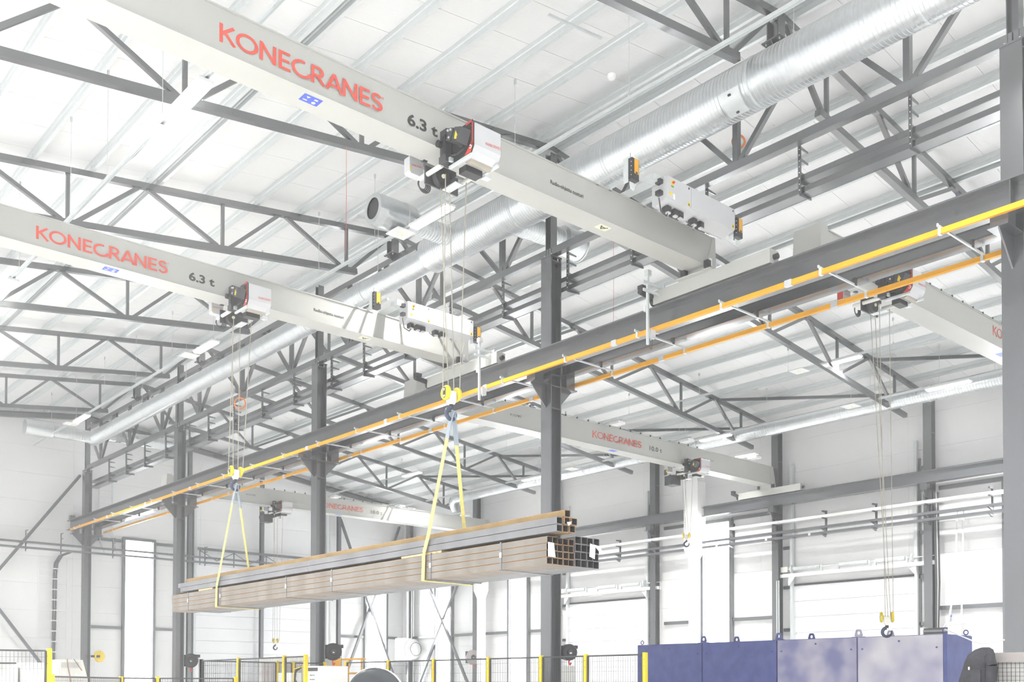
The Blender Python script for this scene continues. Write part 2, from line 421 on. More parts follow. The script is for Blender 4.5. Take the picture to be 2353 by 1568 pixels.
# runway beams --------------------------------------------------------
def ibeam(x, y0, y1, z0, z1, b, tf=.028, tw=.018):
    m = MB(); m.box(x-b/2, x+b/2, y0, y1, z1-tf, z1); m.box(x-b/2, x+b/2, y0, y1, z0, z0+tf); m.box(x-tw/2, x+tw/2, y0, y1, z0+tf, z1-tf); return m
def runway(x, y0, y1, z0, z1, label, m='steel', stf=()):
    t = thing('runway_beam', label, 'crane runway', (x, y0, z0))
    ibeam(x, y0, y1, z0, z1, .30).build('beam', m, t)
    MB().box(x-.03, x+.03, y0+.1, y1-.1, z1, z1+.045).build('crane_rail', 'dark', t)
    for y in stf:
        MB().box(x-.14, x+.14, y-.008, y+.008, z0+.028, z1-.028).build('stiffener', m, t)
    MB().box(x-.1, x+.1, y1-.35, y1-.1, z1, z1+.22).build('end_stop', m, t)
    return t
runway(14.93, -3.5, 47.0, 8.44, 8.87, 'long grey runway beam with the near orange rail in front, carrying the two front cranes', stf=[CY[0]-.16])
runway(15.89, -3.5, 46.9, 8.54, 8.87, 'grey runway beam on the far side of the middle columns, carrying the right bay cranes', stf=CY)
runway(32.40, -3.5, 46.6, 8.30, 8.68, 'grey runway beam along the white right wall on wall columns', 'steel2')
# middle-row lattice girders ------------------------------------------
ysp = [-3.80]+CY
for i in range(5):
    a, b = ysp[i], ysp[i+1]
    lab = ['nearest grey lattice girder over the middle row, at upper right corner', 'grey lattice girder over the middle row behind the round spiral duct, second nearest',
           'middle grey lattice girder of the five over the middle row', 'grey lattice girder over the middle row, second farthest, near orange cable coil', 'farthest grey lattice girder over the middle row, ending at the end wall'][i]
    t = thing('lattice_girder', lab, 'roof truss', (XC, a, 11.1), 'lattice girders over the middle row')
    MB().box(XC-.08, XC+.08, a+.01, b-.01, 11.14, 11.30).build('bottom_chord', 'steel', t)
    MB().box(XC-.08, XC+.08, a+.10, b-.10, 12.92, 13.08).build('top_chord', 'steel', t)
    L = b-a
    for k in range(3):
        yb = a+L*(2*k+1)/6
        MB().bar((XC, yb, 11.3), (XC, yb, 12.92), .11, .11, (0,1,0)).build('vertical', 'steel', t)
        for yt in (a+L*k/3, a+L*(k+1)/3):
            e = .12 if yt > yb else -.12
            MB().bar((XC, yb+e*.7, 11.3), (XC, yt-e, 12.92), .09, .09, (1,0,0)).build('diagonal', 'steel', t)
# roof trusses ---------------------------------------------------------
TOP = [.12, 3.38, 6.83, 10.3, 13.8, 17.2]; BOT = [1.55, 4.95, 8.46, 11.95, 15.4]
for side in (-1, 1):
    D = 17.4
    for i, y in enumerate(TY):
        place = ['nearest', 'second', 'third', 'fourth', 'fifth', 'sixth'][i]
        lab = 'dark grey roof truss spanning the %s half of the roof, %s from the camera' % ('left' if side < 0 else 'right', place)
        t = thing('roof_truss', lab, 'roof truss', (XC, y, 12.5), 'roof trusses of the %s bay' % ('left' if side < 0 else 'right'))
        X = lambda d: XC+side*d
        zt = lambda d: 13.68-.065-SL*d; zb = lambda d: 12.56-.07-SL*d
        MB().bar((X(.0), y, zt(0)), (X(D), y, zt(D)), .13, .13).build('top_chord', 'steel', t)
        MB().bar((X(1.25), y, zb(1.25)), (X(16.1), y, zb(16.1)), .13, .14).build('bottom_chord', 'steel', t)
        for k, d in enumerate(BOT):
            MB().bar((X(d), y, zb(d)+.07), (X(d), y, zt(d)-.06), .07, .07, (0,1,0)).build('vertical', 'steel', t)
            for dt in (TOP[k], TOP[k+1]):
                e = .13 if dt > d else -.13
                MB().bar((X(d+e), y, zb(d)+.04), (X(dt-e*.6), y, zt(dt)-.04), .085, .085, (0,1,0)).build('diagonal', 'steel', t)
        for d in (.3, 1.71, 2.92, 4.12, 5.33, 6.53, 6.77, 8.0, 9.19, 10.4, 11.6, 12.8, 14.0, 15.2, 16.4):
            dd = d+.05
            if side < 0:
                MB().box(X(d-.004), X(d-.012), y-.045, y+.045, 13.68-SL*d-.01, 13.68-SL*d+.16).build('purlin_cleat', 'galv', t); MB().box(X(d-.012), X(d-.02), y-.012, y+.0, 13.68-SL*d+.02, 13.68-SL*d+.15).build('cleat_slot', 'dark', t); continue  # dark strip drawn where the purlin web shows a slot
            MB().ext([(y-.06, 13.68-SL*dd), (y+.06, 13.68-SL*dd), (y+.06, 13.68-SL*dd+.20), (y-.06, 13.68-SL*dd+.20)], 'x', min(X(dd), X(dd+.008)), max(X(dd), X(dd+.008))).build('purlin_cleat', 'dark', t)
# stub posts that carry the roof trusses on the lattice girders
for i, y in enumerate(TY):
    if min(abs(y-c) for c in CY) < .3: continue
    t = thing('stub_post', 'short grey stub post on the lattice girder under the %s roof truss' % ORD[i+1], 'post', (XC-.1, y, 13.08), 'stub posts on the lattice girders')
    MB().hsec(XC-.1, y, 13.1, 13.5, .22, .24, .016, .012, 'y').build('shaft', 'steel', t)
    MB().box(XC-.26, XC+.10, y-.2, y+.2, 13.08, 13.10).build('base_plate', 'steel', t)
    MB().ext([(XC-.26, 13.08), (XC-.10, 13.08), (XC-.10, 12.92)], 'y', y-.01, y+.01).build('gusset', 'steel', t)
    for sy in (-.14, .14): MB().tube((XC-.2, y+sy, 13.05), (XC-.2, y+sy, 13.15), .016, 6).build('bolt', 'galv', t)
# gable beam at the end wall
for side in (-1, 1):
    t = thing('gable_beam', 'grey beam under the roof edge along the end wall, %s slope' % ('left' if side < 0 else 'right'), 'beam', (XC, 46.6, 13))
    x1 = XC+side*17.4
    for dz, w, h in ((-.01, .2, .02), (-.12, .014, .2), (-.23, .2, .02)):
        MB().bar((XC, 46.62, 13.67+dz), (x1, 46.62, rz(x1, 13.67)+dz), w, h).build('beam_flange' if w > .1 else 'beam_web', 'steel', t)
# purlins --------------------------------------------------------------
OFF = [.3, 1.71, 2.92, 4.12, 5.33, 6.53, 6.77, 8.0, 9.19, 10.4, 11.6, 12.8, 14.0, 15.2, 16.4]
for side in (-1, 1):
    for i, d in enumerate(OFF):
        x = XC+side*d; z = 13.68-SL*d
        pr = [(0,0),(.072,0),(.072,.02),(.068,.02),(.068,.004),(.004,.004),(.004,.07),(.022,.085),(.022,.125),(.004,.14),(.004,.214),(.068,.214),(.068,.218),(0,.218),(0,.138),(.018,.123),(.018,.087),(0,.072)]
        sg = 1
        mb = MB().ext([(x+sg*a, z+b) for a, b in pr], 'y', -2, 46.9)
        o = mb.build('purlin', 'galv')
        tag(o, 'galvanised roof purlin, %s from the ridge on the %s roof slope' % (ORD[i+1], 'left' if side < 0 else 'right'), 'purlin', 'purlins of the %s slope' % ('left' if side < 0 else 'right'))
# plan bracing rods near the right eaves -------------------------------
for i, (ya, yb) in enumerate(((16.3, 10.3), (22.3, 16.3), (28.3, 22.3), (34.3, 28.3), (40.3, 34.3))):
    o = MB().bar((29.4, ya, 11.83), (32.8, yb, 11.40), .09, .09).build('roof_brace', 'steel')
    tag(o, 'slim grey horizontal roof brace between right bay trusses, %s from the camera' % ORD[i+1], 'brace', 'roof braces of the right bay')
# right wall columns -----------------------------------------------------
for i, y in enumerate((16.1, 22.05, 28.1, 34.1, 40.0, 45.9)):
    lab = 'dark grey wall column on the right wall, %s' % ['nearest, behind the louvred heater', 'second, between the doors and the blue machine', 'third, behind the spring shaft end', 'fourth, hidden behind the middle column', 'fifth, beside the wall duct', 'sixth, in the far corner'][i]
    c = thing('wall_column', lab, 'column', (32.75, y, 0), 'columns of the right wall')
    MB().hsec(32.72, y, 0, 11.38, .28, .30, .024, .016).build('shaft', 'steel', c)
    MB().box(32.58, 32.87, y-.15, y+.15, 10.0, 10.02).build('splice_plate', 'steel', c)
    MB().box(32.22, 32.58, y-.15, y+.15, 8.06, 8.08).build('bracket_plate', 'steel', c)
    MB().ext([(32.58, 8.06), (32.26, 8.06), (32.58, 7.6)], 'y', y-.012, y+.012).build('gusset', 'steel', c)
    MB().box(32.28, 32.52, y-.12, y+.12, 8.08, 8.30).build('bearing_block', 'steel', c)
    for z in (8.3, 8.07, 7.6): MB().box(32.6, 32.84, y-.13, y+.13, z-.01, z+.01).build('stiffener', 'steel', c)
# end wall columns and braces --------------------------------------------
for i, (x, zt_) in enumerate(((20.3, 12.9), (24.1, 12.4), (28.6, 11.9))):
    c = MB().hsec(x, 46.6, 0, zt_, .16, .22, .014, .01, 'y').build('end_wall_post', 'steel2')
    tag(c, 'slim grey end wall post, %s' % ['left of the tall door', 'across the middle of the tall door', 'right of the tall door'][i], 'post', 'posts of the end wall')
def brace(p, q, lab, w=.12):
    t = thing('wall_brace', lab, 'brace', p)
    MB().bar(p, q, w, w, (0,1,0)).build('brace_tube', 'steel2', t)
    d = (Vector(q)-Vector(p)).normalized()
    for e, s_ in ((p, 1), (q, -1)):
        MB().bar(Vector(e)-d*.05*s_, Vector(e)+d*.45*s_, .02, .2, (0,1,0)).build('end_plate', 'steel', t)
brace((15.2, 46.62, 10.9), (11.0, 46.62, 5.2), 'grey diagonal brace rising to the farthest column top at left')
brace((11.0, 46.62, 6.0), (13.9, 46.62, 2.1), 'grey diagonal brace descending behind the left fence')
brace((28.7, 46.6, 10.4), (32.6, 46.6, 1.0), 'grey diagonal brace at the end wall corner descending rightwards')
brace((32.6, 46.72, 10.4), (28.7, 46.72, 1.0), 'grey diagonal brace at the end wall corner descending leftwards')
brace((32.75, 45.7, 9.3), (32.75, 40.2, .8), 'grey diagonal brace in the far right wall bay descending to the right')
brace((32.87, 40.2, 9.3), (32.87, 45.7, .8), 'grey diagonal brace in the far right wall bay descending to the left')
# lattice rail over the tall end door -------------------------------------
t = thing('door_lattice_rail', 'slim grey lattice rail crossing the tall end wall door', 'rail', (20.6, 46.3, 7.4))
MB().box(20.6, 28.0, 46.25, 46.35, 8.02, 8.14).build('upper_rail', 'steel2', t)
for k in range(5):
    x = 20.7+k*1.75
    MB().bar((x, 46.3, 8.02), (x, 46.3, 7.3), .04, .04, (0,1,0)).build('post', 'steel2', t)
    if k < 4:
        MB().bar((x, 46.3, 8.0), (x+.87, 46.3, 7.55), .03, .03).build('lattice_bar', 'steel2', t)
        MB().bar((x+.87, 46.3, 7.55), (x+1.75, 46.3, 8.0), .03, .03).build('lattice_bar', 'steel2', t)
# ================================================================== conductor rails
for i, (x, lab) in enumerate(((14.68, 'orange conductor rail in front of the near runway beam'), (16.12, 'orange conductor rail hanging beyond the far runway beam'))):
    t = thing('conductor_rail', lab, 'conductor rail', (x, -3, 8.34))
    pr = [(x-.03,8.335),(x-.01,8.335),(x-.01,8.35),(x+.01,8.35),(x+.01,8.335),(x+.03,8.335),(x+.03,8.36),(x+.022,8.365),(x+.022,8.42),(x-.022,8.42),(x-.022,8.365),(x-.03,8.36)]
    MB().ext(pr, 'y', -3, 46.2).build('rail', 'orange', t)
    for k in range(21):
        y = 7.03+2*(k-1)
        if y > 46: break
        c = MB().box(x-.035, x+.035, y-.022, y+.022, 8.325, 8.43); c.box(x-.006, x+.006, y-.01, y+.01, 8.43, 8.47)
        c.build('clip', 'galv', t)
        if k % 2 == 0: MB().box(x-.036, x+.036, y+.55, y+.68, 8.325, 8.43).build('splice', 'lgrey', t)
t = None
hb = None
for k in range(20):
    y = 7.03+2*(k-1)
    if hb is None:
        hb = thing('hanger_bar', 'x', 'hanger bar', (14.6, y, 8.45), 'hanger bars under the runway beams')
        m = MB(); m.bar((14.62, y, 8.415+.03), (16.16, y, 8.415+.03), .03, .03); m.build('channel', 'galv', hb)
        m = MB(); m.box(14.59, 14.62, y-.012, y+.012, 8.43, 8.475); m.build('end_hook', 'galv', hb)
        m = MB(); m.box(14.80, 14.86, y-.03, y+.03, 8.43, 8.47); m.build('beam_clamp', 'dark', hb)
        m = MB(); m.box(15.70, 15.76, y-.03, y+.03, 8.43, 8.56); m.build('beam_clamp', 'dark', hb)
        m = MB(); m.box(16.10, 16.14, y-.012, y+.012, 8.42, 8.46); m.build('end_hook', 'galv', hb)
        o = hb
    else: o = copy_tree(hb, None, (14.6, y, 8.45))
    o['label'] = 'thin galvanised hanger bar under the paired runway beams, %s from the camera' % ORD[k+1]
# ================================================================== cable trays on the middle row
for z, lab in ((10.62, 'upper grey ledge tray along the middle columns'), (10.40, 'lower grey ledge tray along the middle columns')):
    t = thing('cable_tray', lab, 'cable tray', (15.75, -3, z), 'ledge trays along the middle row')
    MB().box(15.69, 15.70, -3, 46.6, z, z+.10).build('front_lip', 'steel', t)
    MB().box(15.70, 15.98, -3, 46.6, z, z+.006).build('shelf', 'tray', t)
    MB().box(15.97, 15.98, -3, 46.6, z, z+.05).build('back_lip', 'steel', t)
cb = None
for k, y in enumerate((5.9, 7.97, 10.04, 12.1, 14.05, 15.95, 18.16, 20.2, 22.2, 24.21, 25.95, 28.2, 30.3, 32.35, 34.38, 36.0, 38.2, 40.3, 42.3, 44.3)):
    if cb is None:
        cb = thing('tray_bracket', 'x', 'bracket', (15.7, y, 10.35), 'comb brackets along the middle row')
        x0 = 15.63
        m = MB(); m.box(x0, x0+.012, y-.03, y+.03, 10.36, 11.24); m.box(x0, x0+.06, y-.006, y+.006, 10.36, 11.24); m.build('spine', 'steel', cb)
        for z in (11.2, 10.99, 10.74): MB().ext([(x0, z-.02), (x0+.28, z-.02), (x0+.28, z+.01), (x0, z+.035)], 'y', y-.008, y+.008).build('arm', 'steel', cb)
        for z in (10.60, 10.38): MB().ext([(x0, z-.05), (x0+.38, z-.02), (x0+.38, z+.015), (x0, z+.10)], 'y', y-.008, y+.008).build('arm', 'steel', cb)
        for j in range(8): MB().box(x0-.002, x0, y-.008, y+.008, 10.42+j*.105, 10.44+j*.105).build('hole', 'whitep', cb)
        o = cb
    else: o = copy_tree(cb, None, (15.7, y, 10.35))
    o['label'] = 'dark comb bracket holding the ledge trays, %s along the middle row' % ORD[k+1]
# ---- trays on the right wall
for z, w, m, lab in ((7.66, .10, 'lampw', 'white tray rail on the right wall, topmost of three'), (7.27, .09, 'steel2', 'grey tray rail on the right wall, middle of three'), (7.06, .09, 'steel2', 'grey tray rail on the right wall, lowest of three')):
    t = thing('wall_tray', lab, 'cable tray', (32.3, 5, z), 'tray rails of the right wall')
    MB().box(32.28, 32.29, 5, 42, z-w/2, z+w/2).build('front_lip', m, t)
    MB().box(32.29, 32.52, 5, 42, z-w/2, z-w/2+.006).build('shelf', m, t)
    if m != 'lampw':
        for y in (20.35, 22.2, 26.0, 24.5): MB().box(32.275, 32.28, y, y+.09, z-.04, z+.05).build('white_tag', 'whitep', t) if z < 7.1 else None
wb = None
for k, y in enumerate((13.95, 16.05, 17.91, 19.86, 21.95, 23.9, 25.9, 27.9, 29.9, 31.9)):
    if wb is None:
        wb = thing('wall_tray_bracket', 'x', 'bracket', (32.5, y, 7.0), 'comb brackets of the right wall')
        MB().box(32.50, 32.56, y-.03, y+.03, 7.0, 7.88).build('spine', 'dark', wb)
        for z in (7.84, 7.60): MB().box(32.28, 32.50, y-.03, y+.03, z-.025, z+.025).build('arm', 'dark', wb)
        for z in (7.22, 7.02): MB().ext([(32.5, z-.10), (32.2, z-.01), (32.2, z+.01), (32.5, z+.02)], 'y', y-.03, y+.03).build('arm', 'steel', wb)
        o = wb
    else: o = copy_tree(wb, None, (32.5, y, 7.0))
    o['label'] = 'dark comb bracket on the right wall trays, %s from the camera' % ORD[k+1]
# ---- pipes/trays on the end wall
for z, lab in ((7.66, 'upper grey tray rail across the end wall'), (7.42, 'lower grey tray rail across the end wall')):
    t = thing('end_wall_tray', lab, 'cable tray', (-2, 46.2, z), 'tray rails of the end wall')
    MB().box(-2, 27.5, 46.15, 46.16, z-.04, z+.04).build('front_lip', 'steel2', t); MB().box(-2, 27.5, 46.16, 46.36, z-.04, z-.034).build('shelf', 'steel2', t)
for k, x in enumerate((12.9, 14.35, 16.6, 19.6, 21.0)):
    t = thing('end_tray_bracket', 'slim comb bracket on the end wall trays, %s from the left' % ORD[k+1], 'bracket', (x, 46.4, 7.3), 'comb brackets of the end wall')
    MB().box(x-.02, x+.02, 46.38, 46.42, 7.28, 8.2).build('spine', 'steel2', t)
    for z in (8.15, 7.92, 7.6, 7.36): MB().box(x-.015, x+.015, 46.12, 46.4, z, z+.03).build('arm', 'steel2', t)
# ---- cable ladder on the end wall at left
t = thing('cable_ladder', 'white vertical cable ladder with grey cables on the left end wall', 'cable ladder', (14.2, 46.9, 2.2))
for x in (13.55, 14.75): MB().box(x-.012, x+.012, 46.8, 46.84, 2.2, 7.1).build('side_rail', 'lampw', t)
for j in range(17): MB().box(13.55, 14.75, 46.81, 46.83, 2.4+j*.28, 2.415+j*.28).build('rung', 'lampw', t)
cx = [14.12, 14.15, 14.18, 14.21, 14.24, 14.27, 14.30]
for q, x in enumerate(cx):
    MB().path([(x+.03*math.sin(q), 46.78, 2.15), (x, 46.77, 4), (x+.02, 46.77, 6.4), (x+.06, 46.77, 6.9), (x+.25, 46.76, 7.25), (x+.6, 46.6, 7.42)], .013, 6).build('cable', 'cableblk' if q % 3 else 'steel2', t)
for j in range(10): MB().box(14.06, 14.36, 46.745, 46.76, 2.5+j*.46, 2.54+j*.46).build('cable_clip', 'lampw', t)
# ---- vertical conduits by the far column
t = thing('conduit_pair', 'pair of thin grey conduits on the end wall beside the farthest column', 'conduit', (16.2, 46.9, 5))
for x in (16.15, 16.75): MB().path([(x, 46.9, 11), (x, 46.9, 8.4), (x+.05, 46.85, 8.0), (x+.2, 46.7, 7.5)], .03, 6).build('conduit', 'galv', t)
for j in range(8): MB().box(16.15, 16.75, 46.9, 46.91, 8.6+j*.3, 8.615+j*.3).build('rung', 'galv', t)
# ================================================================== ducts
def spiral(mb, p, q, r, pitch=.075):
    L = (Vector(q)-Vector(p)).length; n = max(2, int(L/pitch)); pr = []
    for i in range(n):
        t0 = L*i/n; w = L/n
        pr += [(t0, r), (t0+w*.78, r), (t0+w*.85, r+.009), (t0+w*.93, r+.009)]
    pr.append((L, r)); return mb.lathe(p, q, pr, 40, cap=False)
def ring(mb, c, d, r, w=.03, h=.016):
    c = Vector(c); d = Vector(d).normalized(); return mb.lathe(c-d*w/2, c+d*w/2, [(0, r), (0, r+h), (w, r+h), (w, r)], 40, cap=False)
DX, DZ = 14.66, 12.07
t = thing('spiral_duct', 'large round galvanised spiral duct running beside the middle row lattice girders', 'duct', (DX, 10, DZ))
spiral(MB(), (DX, -3, DZ), (DX, 19.6, DZ), .42).build('duct_run', 'duct', t, True)
spiral(MB(), (DX, 19.75, DZ-.05), (DX, 43.2, DZ-.2), .285).build('duct_run_narrow', 'duct', t, True)
MB().lathe((DX, 19.55, DZ), (DX, 19.8, DZ-.05), [(0, .425), (.14, .425), (.16, .40), (.25, .29)], 40, cap=False).build('reducer', 'duct', t, True)
for y, r in ((10.2, .42), (13.6, .42), (16.4, .42), (7.2, .42)): ring(MB(), (DX, y, DZ), (0,1,0), r).build('joint_band', 'galv', t, True)
for y in (22.5, 25.5, 28.5, 31.5, 34.5, 37.5, 40.5): ring(MB(), (DX, y, DZ-.05-.15*(y-19.75)/23.4), (0,1,0), .285).build('joint_band', 'galv', t, True)
hm = MB()
for y in (9.5, 13.2, 17.0, 22.0, 26.0, 30.0, 34.0, 38.0):
    r = .42 if y < 19.6 else .285
    hm = MB(); hm.tube((DX-.02, y, DZ+r*.7), (DX-.02, y, 13.55), .006, 5); hm.build('hanger_rod', 'galv', t)
hatch = MB(); 
for i in range(8):
    for j in range(6):
        pass
def patch(mb, c, ax_y0, ax_y1, a0, a1, r):
    n_ = 10; vs = []
    for yy in (ax_y0, ax_y1):
        for i in range(n_+1):
            a = a0+(a1-a0)*i/n_; vs.append((c[0]+r*math.cos(a), yy, c[1]+r*math.sin(a)))
    return mb.add(vs, [(i, i+1, n_+2+i, n_+1+i) for i in range(n_)])
patch(MB(), (DX, DZ), 10.35, 10.75, math.radians(200), math.radians(262), .445).build('access_hatch', 'galv', t, True)
for a in (210, 252): MB().cb((DX+.455*math.cos(math.radians(a)), 10.55, DZ+.455*math.sin(math.radians(a))), (.03, .05, .03)).build('hatch_latch', 'black', t)
# branch with open silencer, to the left bay
t = thing('duct_branch', 'galvanised duct branch with a wide silencer and dark open mouth', 'duct', (12.3, 18.6, 12.05))
by, bz = 18.55, 12.05
spiral(MB(), (14.35, by, bz), (13.2, by, bz), .22).build('duct_run', 'duct', t, True)
MB().lathe((13.25, by, bz), (12.2, by, bz), [(0, .23), (.04, .33), (.10, .345), (.80, .345), (.82, .35), (.86, .35), (1.0, .335), (1.05, .33), (1.05, .23)], 40, cap=False).build('silencer', 'duct', t, True)
MB().lathe((12.26, by, bz), (12.20, by, bz), [(0, .235), (.02, .235)], 40).build('mouth', 'dark', t)
ring(MB(), (12.95, by, bz), (1,0,0), .345, .03, .01).build('joint_band', 'galv', t, True)
t = thing('duct_branch', 'galvanised duct branch with open rim passing behind the second nearest middle column', 'duct', (15.2, 16.95, 12.05))
spiral(MB(), (14.9, 16.95, 12.0), (16.35, 16.95, 12.05), .24).build('duct_run', 'duct', t, True)
MB().lathe((16.35, 16.95, 12.05), (17.0, 16.95, 12.05), [(0, .25), (.06, .33), (.6, .34), (.62, .36), (.65, .36)], 40, cap=False).build('mouth_rim', 'duct', t, True)
# far end elbow and branches
t = thing('duct_branch', 'galvanised duct turning left at the far end of the hall with a silencer', 'duct', (12.5, 43.2, 11.87))
spiral(MB(), (DX-.1, 43.15, DZ-.2), (12.6, 43.15, DZ-.2), .25).build('duct_run', 'duct', t, True)
MB().lathe((13.0, 43.15, DZ-.2), (11.9, 43.15, DZ-.2), [(0, .25), (.05, .32), (.9, .32), (1.1, .30)], 32).build('silencer', 'duct', t, True)
MB().lathe((DX, 42.8, DZ-.2), (DX, 43.6, DZ-.2), [(0, .29), (.55, .29), (.8, .12)], 32).build('elbow', 'duct', t, True)
t = thing('duct_branch', 'galvanised duct branch to the right at the far end, behind lattice girder', 'duct', (16, 42.2, 11.8))
spiral(MB(), (DX+.2, 42.2, DZ-.22), (17.2, 42.2, DZ-.22), .25).build('duct_run', 'duct', t, True)
MB().lathe((17.2, 42.2, DZ-.22), (18.0, 42.2, DZ-.22), [(0, .25), (.05, .31), (.8, .31)], 32).build('mouth_rim', 'duct', t, True)
# right bay duct
BX, BZ = 30.55, 10.72
t = thing('spiral_duct', 'galvanised spiral duct under the right eaves, ending in a downward elbow', 'duct', (BX, 20, BZ))
spiral(MB(), (BX, 6, BZ), (BX, 38.9, BZ), .25, .09).build('duct_run', 'duct', t, True)
el = MB(); pts = [(BX+.5*(1-math.cos(a)), 38.9+.5*math.sin(a)*1.2, BZ-.5*(1-math.cos(a))) for a in [math.radians(x) for x in range(0, 91, 15)]]
for i in range(len(pts)-1): el.tube(pts[i], pts[i+1], .25, 24, cap=False)
el.build('elbow', 'duct', t, True)
spiral(MB(), pts[-1], (pts[-1][0], pts[-1][1], 9.5), .25, .09).build('drop', 'duct', t, True)
for y in (12, 15, 18, 21, 24, 27, 30, 33, 36): ring(MB(), (BX, y, BZ), (0,1,0), .25).build('joint_band', 'galv', t, True)
for y in (13, 17, 21, 25, 29, 33, 37): MB().tube((BX, y, BZ+.2), (BX, y, 11.7), .006, 5).build('hanger_rod', 'galv', t)
# wall duct that widens, right wall
t = thing('wall_duct', 'white vertical air duct with a wide box on the right wall', 'duct', (32.3, 25.6, 3))
MB().box(32.0, 32.5, 25.25, 25.95, 7.0, 9.7).build('duct_box', 'lampw', t)
def frust(mb, x0,x1,y0,y1,z0, X0,X1,Y0,Y1,z1):
    return mb.add([(x0,y0,z0),(x1,y0,z0),(x1,y1,z0),(x0,y1,z0),(X0,Y0,z1),(X1,Y0,z1),(X1,Y1,z1),(X0,Y1,z1)], [(3,2,1,0),(4,5,6,7),(0,1,5,4),(1,2,6,5),(2,3,7,6),(3,0,4,7)])
frust(MB(), 32.0,32.5,25.25,25.95,9.7, 32.1,32.4,25.45,25.75,10.1).build('upper_taper', 'lampw', t)
frust(MB(), 32.1,32.4,25.45,25.8,6.65, 32.0,32.5,25.25,25.95,7.0).build('lower_taper', 'lampw', t)
MB().box(32.1, 32.4, 25.45, 25.8, .3, 6.65).build('drop', 'lampw', t)
MB().tube((32.25, 25.6, 10.1), (32.25, 25.6, 10.6), .15, 20).build('neck', 'duct', t, True)
t = thing('wall_duct', 'white vertical air duct on the right wall left of the second middle column', 'duct', (32.3, 39.2, 2))
MB().box(32.2, 32.45, 38.95, 39.35, .5, 5.9).build('drop', 'lampw', t); frust(MB(), 32.2,32.45,38.95,39.35,5.9, 32.1,32.5,38.8,39.5,6.3).build('upper_taper', 'lampw', t)
MB().box(32.1, 32.5, 38.8, 39.5, 6.3, 9.0).build('duct_box', 'lampw', t)
# ================================================================== lighting trunking and lamps
def light_row(x, z, y0, y1, label, lamps, lamp_lab, rods, zr, sensors=(), power=1.):
    t = thing('light_trunking', label, 'light trunking', (x, y0, z))
    MB().ext([(x-.035, z), (x-.035, z+.055), (x+.035, z+.055), (x+.035, z), (x+.028, z), (x+.028, z+.04), (x-.028, z+.04), (x-.028, z)], 'y', y0, y1).build('channel', 'galv', t)
    cab = MB(); n_ = int((y1-y0)/.5); pts = [(x+.05+.008*math.sin(k*1.7), y0+k*.5, z+.03+.012*math.sin(k*2.3)) for k in range(n_)]
    cab.path(pts, .006, 4); cab.build('cable', 'cableblk', t)
    for y in rods:
        MB().tube((x, y, z+.05), (x, y, zr), .005, 5).build('hanger_rod', 'galv', t); MB().cb((x, y, zr), (.03, .05, .1)).build('rod_clip', 'galv', t); MB().cb((x, y, z+.07), (.03, .03, .06)).build('rod_hook', 'galv', t)
    for y in sensors:
        s_ = thing('sensor_plate', 'white square sensor plate with yellow lens, %s along %s' % (ORD[sensors.index(y)+1], lamp_lab), 'sensor', (x, y, z))
        MB().box(x-.24, x+.24, y-.24, y+.24, z-.025, z-.002).build('plate', 'lampw', s_)
        MB().lathe((x, y, z-.025), (x, y, z-.07), [(0, .05), (.02, .05), (.045, .02)], 16).build('lens', 'lens', s_, True)
        MB().box(x+.10, x+.20, y-.18, y-.10, z-.027, z-.0255).build('rating_label', 'whitep', s_)
    for k, y in enumerate(lamps):
        l = thing('strip_lamp', 'bright lit strip lamp, %s from the camera on %s' % (ORD[k+1], lamp_lab), 'lamp', (x, y, z-.1), 'strip lamps')
        MB().box(x-.12, x+.12, y-.68, y+.68, z-.05, z).build('housing', 'lampw', l)
        MB().box(x-.10, x+.10, y-.65, y+.65, z-.085, z-.05).build('diffuser', 'lampon', l)
        ld = bpy.data.lights.new('strip_lamp_light', 'AREA'); ld.shape = 'RECTANGLE'; ld.size = .2; ld.size_y = 1.3; ld.energy = LAMP_P*power; ld.spread = math.radians(130); ld.color = (1, .985, .96)
        lo = bpy.data.objects.new('light', ld); COL.objects.link(lo); lo.parent = l; lo.location = (0, 0, .013)
        for e in (-.55, .55): MB().cb((x, y+e, z+.03), (.10, .05, .1)).build('mount', 'galv', l)
light_row(6.33, 10.55, -2, 45.5, 'galvanised light trunking hung low on rods in the left bay', (3.6, 14.75, 24.6, 35.4), 'the low left bay trunking', (8.2, 12.0, 15.7, 18.16, 20.14, 23.5, 27, 31, 35, 39, 43), 12.5, (15.95,))
light_row(-.3, 10.55, -2, 45.5, 'added out-of-view light trunking that brightens the left bay', (1., 6.5, 12., 17.5, 23., 28.5, 34., 39.5), 'the added unseen left trunking', (4., 15., 26., 37.), 11.7, (), 1.75)  # unseen lamp row, added to raise the floor bounce onto the roof
light_row(12.88, 11.68, -2, 45.5, 'galvanised light trunking along the left bay near the middle row', (6.0, 17.3, 28.5, 39.4), 'the trunking near the middle row', (8.0, 11.63, 14.6, 19.5, 22.0, 25.0, 28.0, 31.0, 34, 37, 40, 43), 13.35, (18.45, 29.7, 40.6), .55)
light_row(27.35, 11.38, 5, 45.5, 'galvanised light trunking in the right bay mid roof', (5.2, 16.2, 27.2, 38.2), 'the mid right bay trunking', (14.5, 18.0, 21.5, 24.7, 28, 31.5, 35, 39), 12.15, (17.6, 28.5))
light_row(29.68, 10.62, 5, 45.5, 'galvanised light trunking low under the right eaves', (14.0, 22.6, 32.4), 'the low right eaves trunking', (14.27, 17.2, 20.4, 24, 28, 32, 36, 40), 11.85, (17.2, 30.0))
